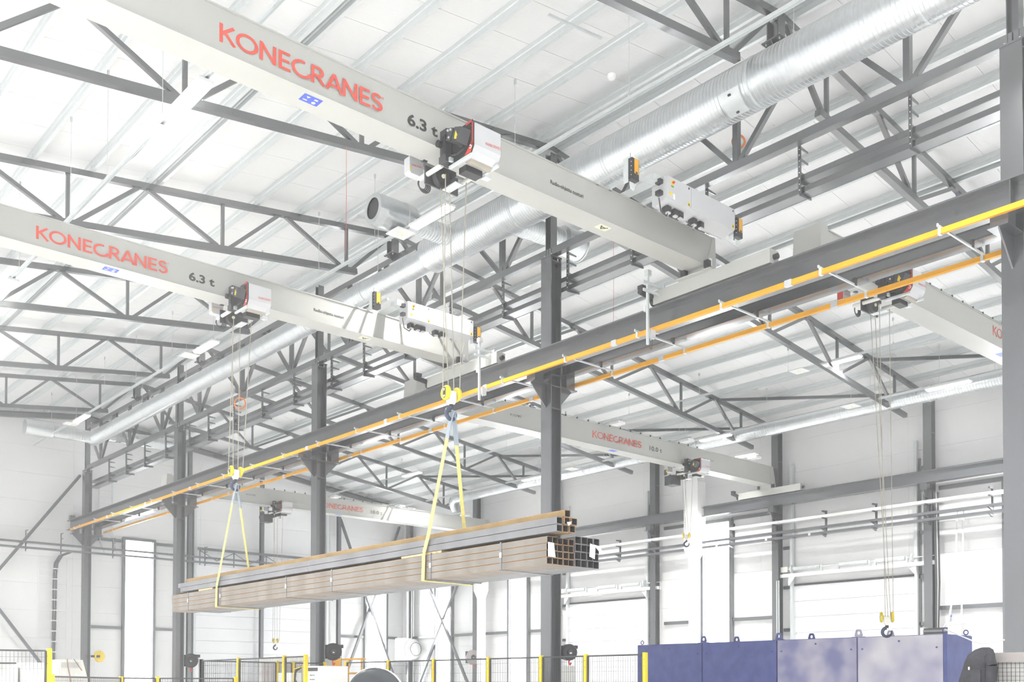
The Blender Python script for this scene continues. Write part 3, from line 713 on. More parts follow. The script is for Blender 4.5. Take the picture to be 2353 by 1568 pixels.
for y, z, x in ((20.8, 10.5, 6.33), (27.0, 11.38, 27.35)):
    a = thing('alarm_beacon', 'small red alarm beacon hanging %s' % ('under the low left trunking' if x < 10 else 'at a right bay roof truss'), 'beacon', (x, y, z))
    MB().lathe((x, y, z-.02), (x, y, z-.16), [(0, .03), (.02, .05), (.06, .05), (.065, .042), (.08, .042), (.085, .055), (.14, .05)], 16).build('lens', 'red', a, True); MB().cb((x, y, z), (.06, .06, .05)).build('mount', 'lampw', a)
# smoke detector and small rails near the roof
o = MB().lathe((12.2, 11.4, 11.75), (12.2, 11.4, 11.68), [(0, .07), (.04, .07), (.07, .05)], 20).build('smoke_detector', 'lampw', None, True); tag(o, 'white round smoke detector near the left bay trunking', 'detector')
t = thing('channel_bar', 'short galvanised channel bar hung under the left roof slope', 'channel', (12.6, 12.4, 12.9))
MB().bar((11.7, 12.4, 13.05), (13.0, 12.4, 13.2), .04, .04).build('channel', 'galv', t)
# orange cord coils
def coil(c, r, lab):
    t = thing('cord_coil', lab, 'cord', c); m = MB()
    for k in range(4):
        pts = [(c[0]+(r+.01*k)*math.cos(a)*.75, c[1]-(r+.01*k)*math.cos(a)*.66, c[2]+(r+.012*k)*math.sin(a)) for a in [2*math.pi*i/18 for i in range(19)]]
        m.path(pts, .008, 5)
    m.path([(c[0], c[1], c[2]+r), (c[0]+.01, c[1], c[2]+r+.3)], .008, 5); m.build('loops', 'cordo', t)
coil((15.3, 31.2, 10.95), .17, 'orange cord coil hanging near far end of the lattice girders')
coil((15.5, 11.25, 11.75), .10, 'orange cord loop hooked on the near lattice girder under the large duct')
# red drop cables
for k, (x, y, z0, z1) in enumerate(((10.1, 16.27, 9.75, 11.9), (17.5, 16.3, 10.2, 12.2))):
    o = MB().path([(x, y, z1), (x+.01, y, (z0+z1)/2), (x, y, z0)], .004, 5).build('drop_cable', 'hose'); tag(o, 'thin red cable hanging %s' % ('in the left bay' if k == 0 else 'in the right bay near the column'), 'cable')
# ================================================================== bridge cranes
def girder(x0, x1, yf, zb, zt, w, name, label, tons, tx, tonx, extra):
    t = thing('bridge_crane', label, 'bridge crane', (x0, yf, zb), 'bridge cranes')
    g = MB()
    g.box(x0, x1, yf, yf+w, zb+.012, zt-.02).build('box_girder', 'cream', t)
    MB().box(x0, x1-.12, yf-.03, yf+w+.03, zb, zb+.012).build('bottom_flange', 'cream', t)
    MB().box(x0, x1, yf-.025, yf+w+.025, zt-.02, zt).build('top_flange', 'cream', t)
    return t
def end_carriage(t, x, y0, y1, z0, z1, motor_y, far=False, m='cream'):
    e = MB().box(x-.13, x+.13, y0, y1, z0, z1).build('end_carriage', m, t)
    for y in (y0-.0, y1):
        s_ = -1 if y == y0 else 1
        MB().tube((x, y, (z0+z1)/2), (x, y+s_*.08, (z0+z1)/2), .05, 14).build('buffer', 'black', e, True)
        MB().tube((x-.05, y-s_*.25, z0+.03), (x+.05, y-s_*.25, z0+.03), .085, 18).build('wheel', 'dark', e, True)
    if motor_y is not None:
        MB().tube((x-.05, motor_y, z0+.10), (x-.05, motor_y+.06, z0+.10), .09, 16).build('gearbox', 'black', e, True)
        MB().tube((x-.08, motor_y+.02, z0+.16), (x-.46, motor_y+.02, z0+.20), .06, 16).build('travel_motor', 'black', e, True)
        MB().cb((x-.38, motor_y+.02, z0+.28), (.16, .12, .07)).build('motor_terminal', 'black', e)
    return e
def radio_box(t, x, y, z):
    b = MB().box(x, x+.17, y-.01, y+.13, z, z+.34).build('radio_box', 'black', t)
    MB().box(x+.06, x+.155, y-.016, y-.01, z+.10, z+.335).build('amber_cover', 'amber', b)
    MB().box(x+.085, x+.13, y-.018, y-.0161, z+.10, z+.13).build('latch', 'black', b)
    MB().tube((x+.03, y+.05, z+.34), (x+.03, y+.05, z+.44), .004, 5).build('aerial', 'black', b)
    MB().box(x-.012, x-.002, y+.06, y+.16, z-.04, z+.37).build('mount_plate', 'galv', b)
    MB().ext([(x-.04, z-.06), (x+.12, z-.06), (x+.06, z-.18), (x-.02, z-.15)], 'y', y+.0, y+.01).build('cable_bracket', 'galv', b)
    MB().arc((x+.06, y+.02, z-.08), .05, .012, math.pi, 2*math.pi, 'y', 8, 6).build('cable', 'cableblk', b)
    for j in range(4): MB().cb((x+.0, y+.0, z+.06+j*.07), (.01, .012, .012)).build('screw', 'whitep', b)
def cabinet(t, x0, x1, y0, z0, z1, xs):
    # control cabinet carried on rails in front of the girder
    b = MB().ext([(y0, z0), (y0+.24, z0-.07), (y0+.31, z0-.05), (y0+.31, z1), (y0, z1)], 'x', x0, x1).build('control_cabinet', 'lgrey', t)
    for a0, a1 in ((x0+.006, xs-.004), (xs+.004, x1-.006)):
        d = MB().box(a0, a1, y0-.018, y0, z0+.006, z1-.006).build('cabinet_door', 'lgrey', b)
        MB().cb((a1-.06, y0-.022, z1-.05), (.02, .012, .03)).build('lock', 'black', d)
        MB().add([(a1-.085, y0-.0195, z0+.02), (a1-.03, y0-.0195, z0+.02), (a1-.03, y0-.0195, z0+.09), (a1-.085, y0-.0195, z0+.09)], [(0,1,2,3)]).build('warning_sign', 'yel', d)
        MB().add([(a1-.077, y0-.021, z0+.032), (a1-.038, y0-.021, z0+.032), (a1-.0575, y0-.021, z0+.08)], [(0,1,2)]).build('warning_triangle', 'black', d)
    MB().cb((x0+.13, y0-.022, z1-.10), (.055, .008, .09)).build('switch_plate', 'yel', b); MB().tube((x0+.14, y0-.02, z1-.09), (x0+.14, y0-.055, z1-.09), .02, 12).build('main_switch', 'red', b)
    MB().cb((x0+.13, y0-.022, z1-.155), (.06, .008, .02)).build('green_label', 'green', b)
    MB().cb((x0+.09, y0-.02, z0+.09), (.07, .006, .045)).build('rating_plate', 'yel', b)
    MB().cb((x0+.17, y0-.02, z0+.06), (.05, .005, .09)).build('type_label', 'whitep', b)
    for u in (.10, .20, .27, .47, .57):
        x = x0+(x1-x0)*u; MB().cb((x, y0+.15, z0-.10), (.11, .12, .10)).build('plug', 'black', b); MB().cb((x, y0+.12, z0-.16), (.07, .06, .03)).build('plug_boot', 'lgrey', b)
    for z in (z0+.10, z1-.08): MB().cb((x0-.04, y0+.12, z), (.09, .10, .07)).build('side_plug', 'black', b)
    cm = MB(); cm.path([(x0+.18, y0+.12, z0-.16), (x0+.12, y0+.1, z0-.24), (x0-.02, y0+.1, z0-.2), (x0-.05, y0+.12, z0+.02)], .012, 6); cm.path([(x0+.9, y0+.12, z0-.14), (x0+.8, y0+.12, z0-.2), (x0+.7, y0+.16, z0-.12)], .008, 6); cm.build('cable', 'cableblk', b)
    return b
def six_ton(yf, label, tons='6.3 t', radio=True):
    zb, zt, w = 9.30, 9.87, .40
    t = girder(-1.6, 15.06, yf, zb, zt, w, '', label, tons, 5.33, 8.13, None)
    MB().ext([(14.82, 9.17), (15.10, 9.17), (15.07, zt), (15.0, zt), (14.82, zb)], 'y', yf-.03, yf+w+.03).build('end_plate', 'cream', t)
    end_carriage(t, 14.93, yf-1.40, yf+1.25, 8.915, 9.17, yf+1.27)
    MB().box(14.70, 15.1, yf-.2, yf+w+.2, 9.17, 9.19).build('joint_plate', 'cream', t)
    for y in (yf+.42, yf-.12): MB().cb((14.72, y, 9.26), (.10, .09, .14)).build('limit_switch', 'black', t)
    MB().box(14.90, 14.97, yf-.034, yf-.0305, 9.24, 9.46).build('label_strip', 'whitep', t)
    MB().lathe((14.935, yf-.035, 9.30), (14.935, yf-.037, 9.30), [(0, .02), (.002, .02)], 12).build('blue_mark', 'blueprint', t)
    logo(t, 5.33, yf-.004, 9.435, .235, 2.34)
    font_mesh(tons, 'lettering', 'textblk', t, 8.13, yf-.004, 9.455, .155, .032, .53)
    font_mesh('Radio-ohjattu nosturi', 'lettering', 'textblk', t, 10.89, yf-.004, 9.525, .062, .022, .74)
    # blue direction sticker and A mark under the girder
    b = MB().add([(6.55, yf+.06, zb-.001), (6.82, yf+.06, zb-.001), (6.82, yf+.24, zb-.001), (6.55, yf+.24, zb-.001)], [(0,1,2,3)]).build('direction_sticker', 'blueprint', t)
    MB().add([(6.60, yf+.10, zb-.0016), (6.66, yf+.10, zb-.0016), (6.63, yf+.14, zb-.0016)], [(0,1,2)]).build('sticker_triangle', 'whitep', b)
    MB().add([(6.72, yf+.10, zb-.0016), (6.77, yf+.10, zb-.0016), (6.77, yf+.13, zb-.0016), (6.72, yf+.13, zb-.0016)], [(0,1,2,3)]).build('sticker_square', 'whitep', b)
    MB().add([(6.59, yf+.18, zb-.0016), (6.65, yf+.18, zb-.0016), (6.65, yf+.20, zb-.0016), (6.59, yf+.20, zb-.0016)], [(0,1,2,3)]).build('sticker_bar', 'whitep', b)
    MB().add([(6.745+.028*math.cos(a), yf+.19+.028*math.sin(a), zb-.0016) for a in [k*math.pi/5 for k in range(10)]], [tuple(range(10))]).build('sticker_disc', 'whitep', b)
    a0 = MB().add([(12.15, yf+.10, zb-.001), (12.41, yf+.10, zb-.001), (12.41, yf+.26, zb-.001), (12.15, yf+.26, zb-.001)], [(0,1,2,3)]).build('letter_sticker', 'lens', t)
    m = MB()
    for p, q in (((12.20, yf+.13), (12.28, yf+.23)), ((12.36, yf+.13), (12.28, yf+.23)), ((12.23, yf+.165), (12.33, yf+.165))):
        m.bar((*p, zb-.003), (*q, zb-.003), .022, .002)
    m.build('sticker_letter', 'black', a0)
    # rails and cabinet in front of the girder
    for x in (11.95, 12.25, 13.1, 14.1, 14.45):
        MB().bar((x, yf+.05, 9.90), (x, yf-.78, 9.90), .045, .045).build('support_rail', 'galv', t)
        MB().cb((x, yf-.01, 9.875), (.05, .07, .05)).build('rail_clamp', 'galv', t)
    MB().box(12.50, 12.72, yf-.55, yf-.02, 9.875, 9.88).build('cable_plate', 'galv', t)
    MB().box(12.55, 12.72, yf-.70, yf-.45, 9.88, 10.0).build('junction_box', 'galv', t)
    cabinet(t, 12.74, 14.58, yf-.82, 9.60, 9.97, 13.36)
    radio_box(t, 11.84, yf-.86, 9.60)
    radio_box(t, 14.64, yf-.82, 9.52)
    # current collector mast
    my = yf+1.12 if yf < 15 else yf-1.15
    MB().box(14.478, 14.522, my-.022, my+.022, 8.05, 9.46).build('collector_mast', 'galv', t)
    for z in (9.05, 9.20): MB().bar((14.32, my-.05, z), (14.84, my-.05, z), .03, .05).build('mast_arm', 'galv', t)
    MB().box(14.84, 14.87, my-.12, my+.06, 9.0, 9.26).build('mast_plate', 'galv', t)
    MB().box(14.54, 14.66, my-.06, my+.06, 8.18, 8.34).build('collector_box', 'lgrey', t)
    MB().bar((14.5, my, 8.28), (14.75, my-.05, 8.30), .02, .02).build('collector_arm', 'galv', t)
    MB().path([(14.56, my, 8.18), (14.56, my, 8.02), (14.60, my, 7.98), (14.63, my, 8.05), (14.62, my, 8.2)], .008, 6).build('cable', 'cableblk', t)
    MB().cb((14.5, my+.05, 8.75), (.07, .05, .12)).build('mast_clamp', 'galv', t)
    MB().cb((14.51, my, 9.42), (.10, .09, .10)).build('mast_head', 'galv', t)
    return t
six_ton(11.5, 'nearest cream bridge crane with large red lettering across the upper left')
six_ton(18.8, 'cream bridge crane with red lettering behind the nearest one, middle left')
def ten_ton(yf, label, tons, code, zb=9.10, zt=9.79, tx=22.66, tonx=25.36, codex=19.24, w=.45, lights=True):
    t = girder(15.86, 32.34, yf, zb, zt, w, '', label, tons, tx, tonx, None)
    MB().ext([(32.2, 8.96), (32.55, 8.96), (32.36, zt), (32.2, zt)], 'y', yf-.03, yf+w+.03).build('end_plate', 'cream', t)
    MB().ext([(15.80, 8.94), (16.3, 8.94), (16.05, zt+.04), (15.86, zt+.04)], 'y', yf-.06, yf+w+.06).build('end_plate', 'cream', t)
    end_carriage(t, 32.4, yf-1.25, yf+1.5, 8.73, 8.98, yf+1.52)
    end_carriage(t, 15.89, yf-1.25, yf+1.5, 8.92, 9.12, None)
    for y in (yf+.5, yf-.12): MB().cb((32.2, y, 9.04), (.10, .09, .13)).build('limit_switch', 'black', t)
    MB().box(32.28, 32.33, yf-.034, yf-.0305, 9.0, 9.2).build('label_strip', 'whitep', t)
    logo(t, tx, yf-.004, zb+.225, .225, 2.24, w=.12)
    if tons: font_mesh(tons, 'lettering', 'textblk', t, tonx, yf-.004, zb+.245, .145, .010, .62)
    if code: font_mesh(code, 'lettering', 'textblk', t, codex, yf-.004, zb+.31, .068, .004, .42)
    if code: font_mesh('Radio-ohjattu nosturi', 'lettering', 'textblk', t, 28.2, yf-.004, zb+.36, .045, .004, .6)
    MB().add([(23.6, yf+.06, zb-.001), (23.9, yf+.06, zb-.001), (23.9, yf+.24, zb-.001), (23.6, yf+.24, zb-.001)], [(0,1,2,3)]).build('direction_sticker', 'blueprint', t)
    MB().box(17.5, 28.0, yf+.02, yf+.05, zt+.05, zt+.06).build('festoon_rail', 'galv', t)
    for k in range(22): MB().cb((17.6+k*.49, yf+.03, zt+.04), (.035, .04, .07)).build('rail_clip', 'black', t)
    if lights:
        for x in (23.0, 26.4, 30.2):
            for dx in (0, .22): MB().bar((x+dx, yf+.1, zt+.06), (x+dx, yf-.75, zt+.06), .04, .04).build('light_arm', 'galv', t)
            MB().box(x-.02, x+.30, yf-.80, yf-.42, zt-.10, zt-.02).build('flood_light', 'lampw', t)
            MB().box(x+.01, x+.27, yf-.77, yf-.45, zt-.107, zt-.10).build('flood_lens', 'lampon2', t)
    return t
M['lampon2'] = mat('flood_lens_off', (.85,.85,.85), .3)
ten_ton(22.0, 'cream bridge crane in the right bay behind the second column, code K15742', '10.0 t', 'K15742')
ten_ton(38.6, 'farthest cream bridge crane beyond the pipe bundle, code K15743', '10.0 t', 'K15743')
ten_ton(9.8, 'cream bridge crane at the right edge, partly behind the nearest column', '10.0 t', None, zb=9.22, zt=9.79, tx=22.94, tonx=25.6, lights=False)
# ================================================================== hoists
def hoist(x, yf, zb, label, hook_z, big=False, orangebox=False, hx=None):
    t = thing('rope_hoist', label, 'hoist', (x, yf, zb), 'rope hoists on the cranes')
    B = lambda a0,a1,b0,b1,c0,c1,nm,m,par=t: MB().box(x+a0, x+a1, yf+b0, yf+b1, zb+c0, zb+c1).build(nm, m, par)
    # drum cover with bevelled lower edge
    MB().ext([(yf-.73, zb-.20), (yf-.69, zb-.27), (yf-.60, zb-.33), (yf-.30, zb-.33), (yf-.30, zb+.12), (yf-.71, zb+.12), (yf-.73, zb+.10)], 'x', x, x+.48).build('drum_cover', 'lgrey', t)
    logo(t, x+.20, yf-.734, zb-.145, .042, .26, w=.13, reg=False)
    # black end plate with red border
    ep = MB().ext([(yf-.73, zb-.22), (yf-.68, zb-.30), (yf-.16, zb-.30), (yf-.16, zb+.03), (yf-.45, zb+.13), (yf-.71, zb+.13), (yf-.73, zb+.11)], 'x', x-.03, x-.002).build('end_plate', 'black', t)
    MB().box(x-.035, x-.0305, yf-.735, yf-.712, zb-.22, zb+.13).build('red_border', 'red', ep)
    MB().box(x-.035, x-.0305, yf-.735, yf-.58, zb+.10, zb+.135).build('red_border', 'red', ep)
    MB().ext([(yf-.735, zb-.20), (yf-.69, zb-.31), (yf-.55, zb-.31), (yf-.60, zb-.27), (yf-.70, zb-.17)], 'x', x-.035, x-.0305).build('red_border', 'red', ep)
    MB().arc((x-.037, yf-.685, zb-.235), .022, .006, math.radians(60), math.radians(330), 'x', 10, 5).build('emblem', 'whitep', ep)
    MB().lathe((x-.03, yf-.52, zb-.04), (x-.05, yf-.52, zb-.04), [(0, .13), (.02, .13), (.02, .10)], 24, cap=False).build('bearing_ring', 'dark', ep, True)
    for j in range(5): MB().cb((x-.036, yf-.69+.0*j, zb-.15+j*.06), (.01, .014, .014)).build('bolt', 'black', ep)
    # tilted gear motor
    g = MB(); a = Vector((x-.05, yf-.32, zb+.045)); b = Vector((x-.13, yf-.66, zb-.11)); d = (b-a).normalized()
    g.bar(a, a+d*.16, .17, .20, (1,0,0)); mo = g.build('gear_housing', 'dark', t)
    MB().bar(a+d*.16, b+d*.0, .20, .16, (1,0,0)).build('motor_cover', 'dark', mo)
    w0 = a+d*.22+Vector((-.103, 0, 0))
    MB().add([w0+Vector((0,-.02,-.03)), w0+Vector((0,-.09,-.06)), w0+Vector((0,-.045,.03))], [(0,1,2)]).build('warning_triangle', 'yel', mo)
    w1 = w0+Vector((0, -.01, -.075)); MB().add([w1, w1+Vector((0,-.05,-.02)), w1+Vector((0,-.06,.025)), w1+Vector((0,-.01,.045))], [(0,1,2,3)]).build('warning_plate', 'yel', mo)
    for v in ((.02,.05), (.06,-.05), (.12,.06)): MB().tube(a+d*v[0]+Vector((-.10, .0, v[1])), a+d*v[0]+Vector((-.12, .0, v[1])), .016, 8).build('bolt', 'galv', mo)
    # trolley side plate against the girder
    sp = B(-.12, -.02, -.25, -.10, -.22, .18, 'side_plate', 'dark'); MB().box(x-.14, x-.12, yf-.24, yf-.16, zb-.20, zb+.08).build('side_rib', 'black', sp)
    for j in range(5): MB().cb((x-.142, yf-.20, zb-.16+j*.055), (.006, .018, .022)).build('hole', 'black', sp)
    MB().tube((x-.19, yf-.13, zb-.02), (x-.12, yf-.13, zb-.02), .05, 12).build('guide_roller', 'black', sp, True)
    B(-.14, .02, -.26, -.10, -.30, -.20, 'foot', 'dark')
    # lower frame: two cross tubes, plates, sheave
    for dx, ta, tb in ((-.10, -.12, .42), (.44, -.42, .12)): MB().tube((x+dx, yf+ta, zb-.30), (x+dx, yf+tb, zb-.30), .036, 14).build('cross_tube', 'offw', t, True)
    for dx in (-.02, .46): B(dx-.02, dx+.02, -.70, -.20, -.36, -.325, 'slide_rail', 'galv')
    B(.10, .40, -.42, -.26, -.42, -.335, 'drum_box', 'black')
    MB().tube((x+.06, yf-.52, zb-.29), (x+.46, yf-.52, zb-.29), .08, 18).build('rope_drum', 'rope', t, True)
    B(-.14, .46, .22, .25, -.44, -.18, 'trolley_plate', 'dark'); B(.16, .30, -.10, .22, -.45, -.435, 'lower_plate', 'galv')
    sh = MB().lathe((x+.06, yf+.06, zb-.34), (x+.06, yf+.16, zb-.34), [(0, .13), (.02, .14), (.04, .12), (.06, .12), (.08, .14), (.10, .13)], 26).build('rope_sheave', 'black', t, True)
    MB().tube((x+.06, yf+.04, zb-.34), (x+.06, yf+.18, zb-.34), .03, 12).build('sheave_pin', 'lens', sh, True)
    B(-.02, .30, .06, .18, -.26, -.20, 'sheave_hanger', 'black')
    for dx in (-.05, .38):
        for dy in (-.06, .42): MB().tube((x+dx, yf+dy, zb+.03), (x+dx+.07, yf+dy, zb+.03), .05, 14).build('trolley_wheel', 'dark', t, True)
    # rear box
    rb = MB().ext([(x-.15, zb-.11), (x-.12, zb-.14), (x+.10, zb-.14), (x+.10, zb+.14), (x-.11, zb+.14), (x-.15, zb+.10)], 'y', yf+.60, yf+.74).build('rear_box', 'lgrey', t)
    if orangebox: MB().box(x-.156, x-.151, yf+.61, yf+.73, zb-.11, zb+.11).build('red_side', 'red', rb)
    if not big: logo(t, x-.12, yf+.597, zb-.03, .032, .18, w=.13, reg=False)
    MB().cb((x-.135, yf+.598, zb-.08), (.02, .004, .05)).build('warning_plate', 'yel', rb)
    # loose cables
    cm = MB()
    for k in range(4): cm.arc((x-.10+.015*k, yf+.36, zb-.40), .07+.012*k, .010, math.radians(160), math.radians(380), 'y', 12, 6)
    cm.build('cable_loops', 'cableblk', t)
    MB().path([(x-.05, yf-.55, zb-.22), (x-.09, yf-.45, zb-.27), (x-.09, yf-.34, zb-.24), (x-.05, yf-.28, zb-.2)], .016, 6).build('hose', 'black', t)
    MB().cb((x-.04, yf-.26, zb-.27), (.10, .08, .06)).build('cable_gland', 'galv', t)
    MB().cb((x+.52, yf-.36, zb-.36), (.12, .10, .05)).build('limit_unit', 'galv', t)
    if big:
        B(-.32, .08, .22, .60, -.66, -.34, 'control_box', 'dark'); MB().arc((x-.34, yf+.3, zb-.5), .16, .022, math.radians(90), math.radians(300), 'y', 14, 8).build('cable_chain', 'cableblk', t)
        B(-.34, -.30, .5, .6, -.30, -.12, 'lamp_bracket', 'dark'); MB().cb((x-.33, yf+.48, zb-.18), (.05, .05, .07)).build('signal_lamp', 'yel', t)
    hx = x+.25 if hx is None else hx
    ropes = [(x+.02, yf-.05, hx-.155), (x+.10, yf+.18, hx-.05), (x+.27, yf+.18, hx+.05), (x+.40, yf-.05, hx+.155)]
    for ax, ay, bx in ropes: MB().tube((ax, ay, zb-.36), (bx, yf+.15, hook_z), .0075, 6).build('wire_rope', 'rope', t)
    return t
HK = None
def hook_block(x, y, z, label, yawd=0.):
    global HK
    if HK is None:
        t = thing('hook_block', label, 'hook block', (0, 0, 0), 'hook blocks under the hoists'); HK = t
        for s_ in (-1, 1):
            d = MB().lathe((s_*.075, 0, 0), (s_*.13, 0, 0), [(0, .085), (.004, .10), (.012, .108), (.032, .108), (.045, .100), (.053, .080), (.055, .0)], 28).build('sheave_cover', 'hookyel', t, True)
            MB().box(s_*.085-.003, s_*.107+.003, .072, .1095, -.06, .07).build('rope_slot', 'black', d)
            pl = MB().ext([(.03*math.cos(q)+0, (.05 if math.sin(q) > 0 else -.05)+.03*math.sin(q)) for q in [k*math.pi/8 for k in range(16)]], 'x', s_*.1295, s_*.133).build('load_plate', 'dark', d)
            MB().box(s_*.1325, s_*.1345, -.012, .012, .025, .06).build('plate_mark', 'whitep', pl)
            MB().box(s_*.1325, s_*.1345, -.022, .022, -.065, -.04).build('plate_figures', 'whitep', pl)
        MB().tube((-.07, 0, 0), (.07, 0, 0), .035, 16).build('axle', 'offw', t, True)
        MB().ext([(-.06, .03), (-.06, -.10), (-.03, -.16), (.03, -.16), (.06, -.10), (.06, .03)], 'y', -.05, .05).build('cross_head', 'offw', t)
        MB().tube((0, 0, -.15), (0, 0, -.215), .032, 14).build('hook_shank', 'black', t, True)
        hk = MB(); pts = []
        for i in range(21):
            a_ = math.radians(95+i*14.2); pts.append((0.0+.085*math.cos(a_), 0, -.295+.085*math.sin(a_)))
        for i in range(20):
            pass
        hk.sweep(pts, [.034-.016*(i/20)**2 for i in range(21)], 12); hk.build('hook', 'hookblue', t, True)
        MB().bar((-.02, 0, -.225), (.075, 0, -.265), .02, .012).build('safety_latch', 'galv', t)
        t.location = (x, y, z); t.rotation_euler = (0, 0, yawd)
        return t
    o = copy_tree(HK, None, (x, y, z), yawd); o['label'] = label; return o
hoist(8.75, 11.5, 9.30, 'black and grey rope hoist on the nearest crane girder', 5.85, hx=9.04)
hook_block(9.04, 11.65, 5.85, 'yellow hook block in front of the near runway beam holding the larger sling')
hoist(9.03, 18.8, 9.30, 'black and grey rope hoist on the second left bay crane', 5.88, hx=9.21)
hook_block(9.21, 18.95, 5.88, 'yellow hook block holding the smaller left sling')
hoist(27.15, 22.0, 9.10, 'black and grey rope hoist on the right bay crane by the wall', 6.74, True, hx=27.5)
hook_block(27.52, 22.2, 6.74, 'small yellow hook block hanging before the right wall trays', math.radians(-60))
hoist(20.5, 38.6, 9.10, 'black and grey rope hoist on the farthest crane', 3.42, True, hx=20.73)
hook_block(20.73, 38.8, 3.42, 'tiny yellow hook block hanging before the tall end door')
hoist(17.85, 9.8, 9.22, 'black and grey rope hoist behind the far orange conductor rail', 2.92, False, True, hx=18.54)
hook_block(18.54, 10.0, 2.92, 'yellow hook block hanging just above the blue machine', math.radians(-55))
# ================================================================== the load: steel tubes, slings
def tube_obj(x0, x1, z0, z1, ya, yb, m, endm, label, group, wall=.006):
    t = thing('steel_tube', label, 'steel tube', (x0, ya, z0), group)
    g = .0014; c = .006
    X0, X1, Z0, Z1 = x0+g, x1-g, z0+g, z1-g; i0, i1, k0, k1 = X0+wall, X1-wall, Z0+wall, Z1-wall
    oc = [(X0+c,Z0),(X1-c,Z0),(X1,Z0+c),(X1,Z1-c),(X1-c,Z1),(X0+c,Z1),(X0,Z1-c),(X0,Z0+c)]
    i_ = [(i0+c/2,k0),(i1-c/2,k0),(i1,k0+c/2),(i1,k1-c/2),(i1-c/2,k1),(i0+c/2,k1),(i0,k1-c/2),(i0,k0+c/2)]
    V = [(a, y, b) for y in (ya, yb) for a, b in oc]
    MB().add(V, [(j, (j+1) % 8, 8+(j+1) % 8, 8+j) for j in (0, 2, 4, 6)]).build('tube_wall', m, t)
    MB().add(V, [(j, (j+1) % 8, 8+(j+1) % 8, 8+j) for j in (1, 3, 5, 7)]).build('rounded_corner', 'rust' if endm == 'rust' else m, t)
    e = MB()
    for y in (ya, yb): e.add([(a, y, b) for a, b in oc+i_], [(j, (j+1) % 8, 8+(j+1) % 8, 8+j) for j in range(8)])
    e.build('cut_end', endm, t)
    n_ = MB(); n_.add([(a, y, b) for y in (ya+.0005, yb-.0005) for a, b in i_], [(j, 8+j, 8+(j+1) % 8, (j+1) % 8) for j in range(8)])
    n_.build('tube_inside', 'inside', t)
    return t
rows = ['bottom', 'second lowest', 'second highest', 'top']
cols5 = ['leftmost', 'second', 'middle', 'fourth', 'rightmost']
for i in range(5):
    for j in range(4):
        tube_obj(9.0+i*.1, 9.0+(i+1)*.1, 3.165+j*.0915, 3.165+(j+1)*.0915, 9.57+random.uniform(-.012, .012), 21.54+random.uniform(-.02, .02), 'tubegrey', 'rust',
                 'square steel tube in the brown-ended left bundle, %s row, %s column' % (rows[j], cols5[i]), 'tubes of the left bundle')
for i in range(4):
    for j in range(4):
        tube_obj(9.503+i*.115, 9.503+(i+1)*.115, 3.165+j*.1035, 3.165+(j+1)*.1035, 9.55+random.uniform(-.01, .01), 21.2+random.uniform(-.02, .02), 'tubeblue', 'tubeblue',
                 'square steel tube in the grey-ended right bundle, %s row, %s column' % (rows[j], ['left', 'second', 'third', 'right'][i]), 'tubes of the right bundle')
for k, (x, z, ya, m, lab) in enumerate(((9.0, 3.57, 9.38, 'tubeblue', 'lower left'), (9.0, 3.668, 9.38, 'tubeblue', 'upper left'), (9.112, 3.572, 9.385, 'tuberust', 'lower middle'), (9.120, 3.670, 9.36, 'tuberust', 'upper middle'), (9.225, 3.574, 9.37, 'tuberust', 'lower right'), (9.240, 3.672, 9.35, 'tuberust', 'upper right'), (9.125, 3.768, 9.36, 'tuberust', 'single topmost'))):
    tube_obj(x, x+.104, z, z+.096, ya, 21.1+.12*(k % 3), m, 'rust' if m == 'tuberust' else 'tubeblue', 'loose square tube laid on top of the bundles, %s one' % lab, 'loose tubes on top', .007)
for k, y in enumerate((12.75, 20.1)):
    o = MB().box(9.02, 9.970, y-.9*(1-k*.4), y+.12, 3.536, 3.568).build('timber_batten', 'wood'); tag(o, 'pale timber batten between the tube layers, %s end' % ('right' if k == 0 else 'left'), 'timber')
for k, y in enumerate((10.48, 12.09, 14.89, 16.46, 19.15, 20.70)):
    t = thing('steel_strap', 'dark steel strap round the tube bundle, %s from the right' % ORD[k+1], 'strap', (9.0, y, 3.16), 'steel straps')
    m = MB(); m.box(8.994, 8.998, y-.016, y+.016, 3.155, 3.545); m.box(8.994, 9.970, y-.016, y+.016, 3.155, 3.160); m.box(8.994, 9.970, y-.016, y+.016, 3.54, 3.545); m.box(9.970, 9.9704, y-.016, y+.016, 3.155, 3.545); m.build('band', 'strap', t)
    MB().box(8.988, 8.994, y-.022, y+.022, 3.33, 3.40).build('seal', 'galv', t)
def tagp(pts, lab):
    t = thing('paper_tag', lab, 'tag', pts[0]); m = MB(); o = Vector((0, -.0015, 0)); q = [Vector(p) for p in pts]
    m.add(q+[p+o for p in q], [(0,1,2,3), (7,6,5,4), (0,1,5,4), (1,2,6,5), (2,3,7,6), (3,0,4,7)]); m.build('sheet', 'paper', t)
    e = q[1]-q[0]; f_ = q[3]-q[0]; pm = MB()
    for r_ in (.18, .26, .34, .5, .62, .7): pm.bar(q[0]+f_*r_+e*.15+o*2, q[0]+f_*r_+e*(.6+.25*((r_*100) % 3)/3)+o*2, .001, .004)
    pm.build('print', 'lgrey', t)
tagp([(9.005, 9.545, 3.45), (9.105, 9.54, 3.445), (9.115, 9.52, 3.255), (9.0, 9.54, 3.26)], 'white paper tag hanging on the left bundle end')
tagp([(9.77, 9.53, 3.50), (9.87, 9.525, 3.475), (9.845, 9.515, 3.29), (9.745, 9.52, 3.32)], 'white paper tag hanging on the right bundle end')
tagp([(9.82, 9.52, 3.49), (9.950, 9.52, 3.475), (10.02, 9.52, 3.37), (9.97, 9.52, 3.375)], 'pale folded paper tag beside the right bundle tag')
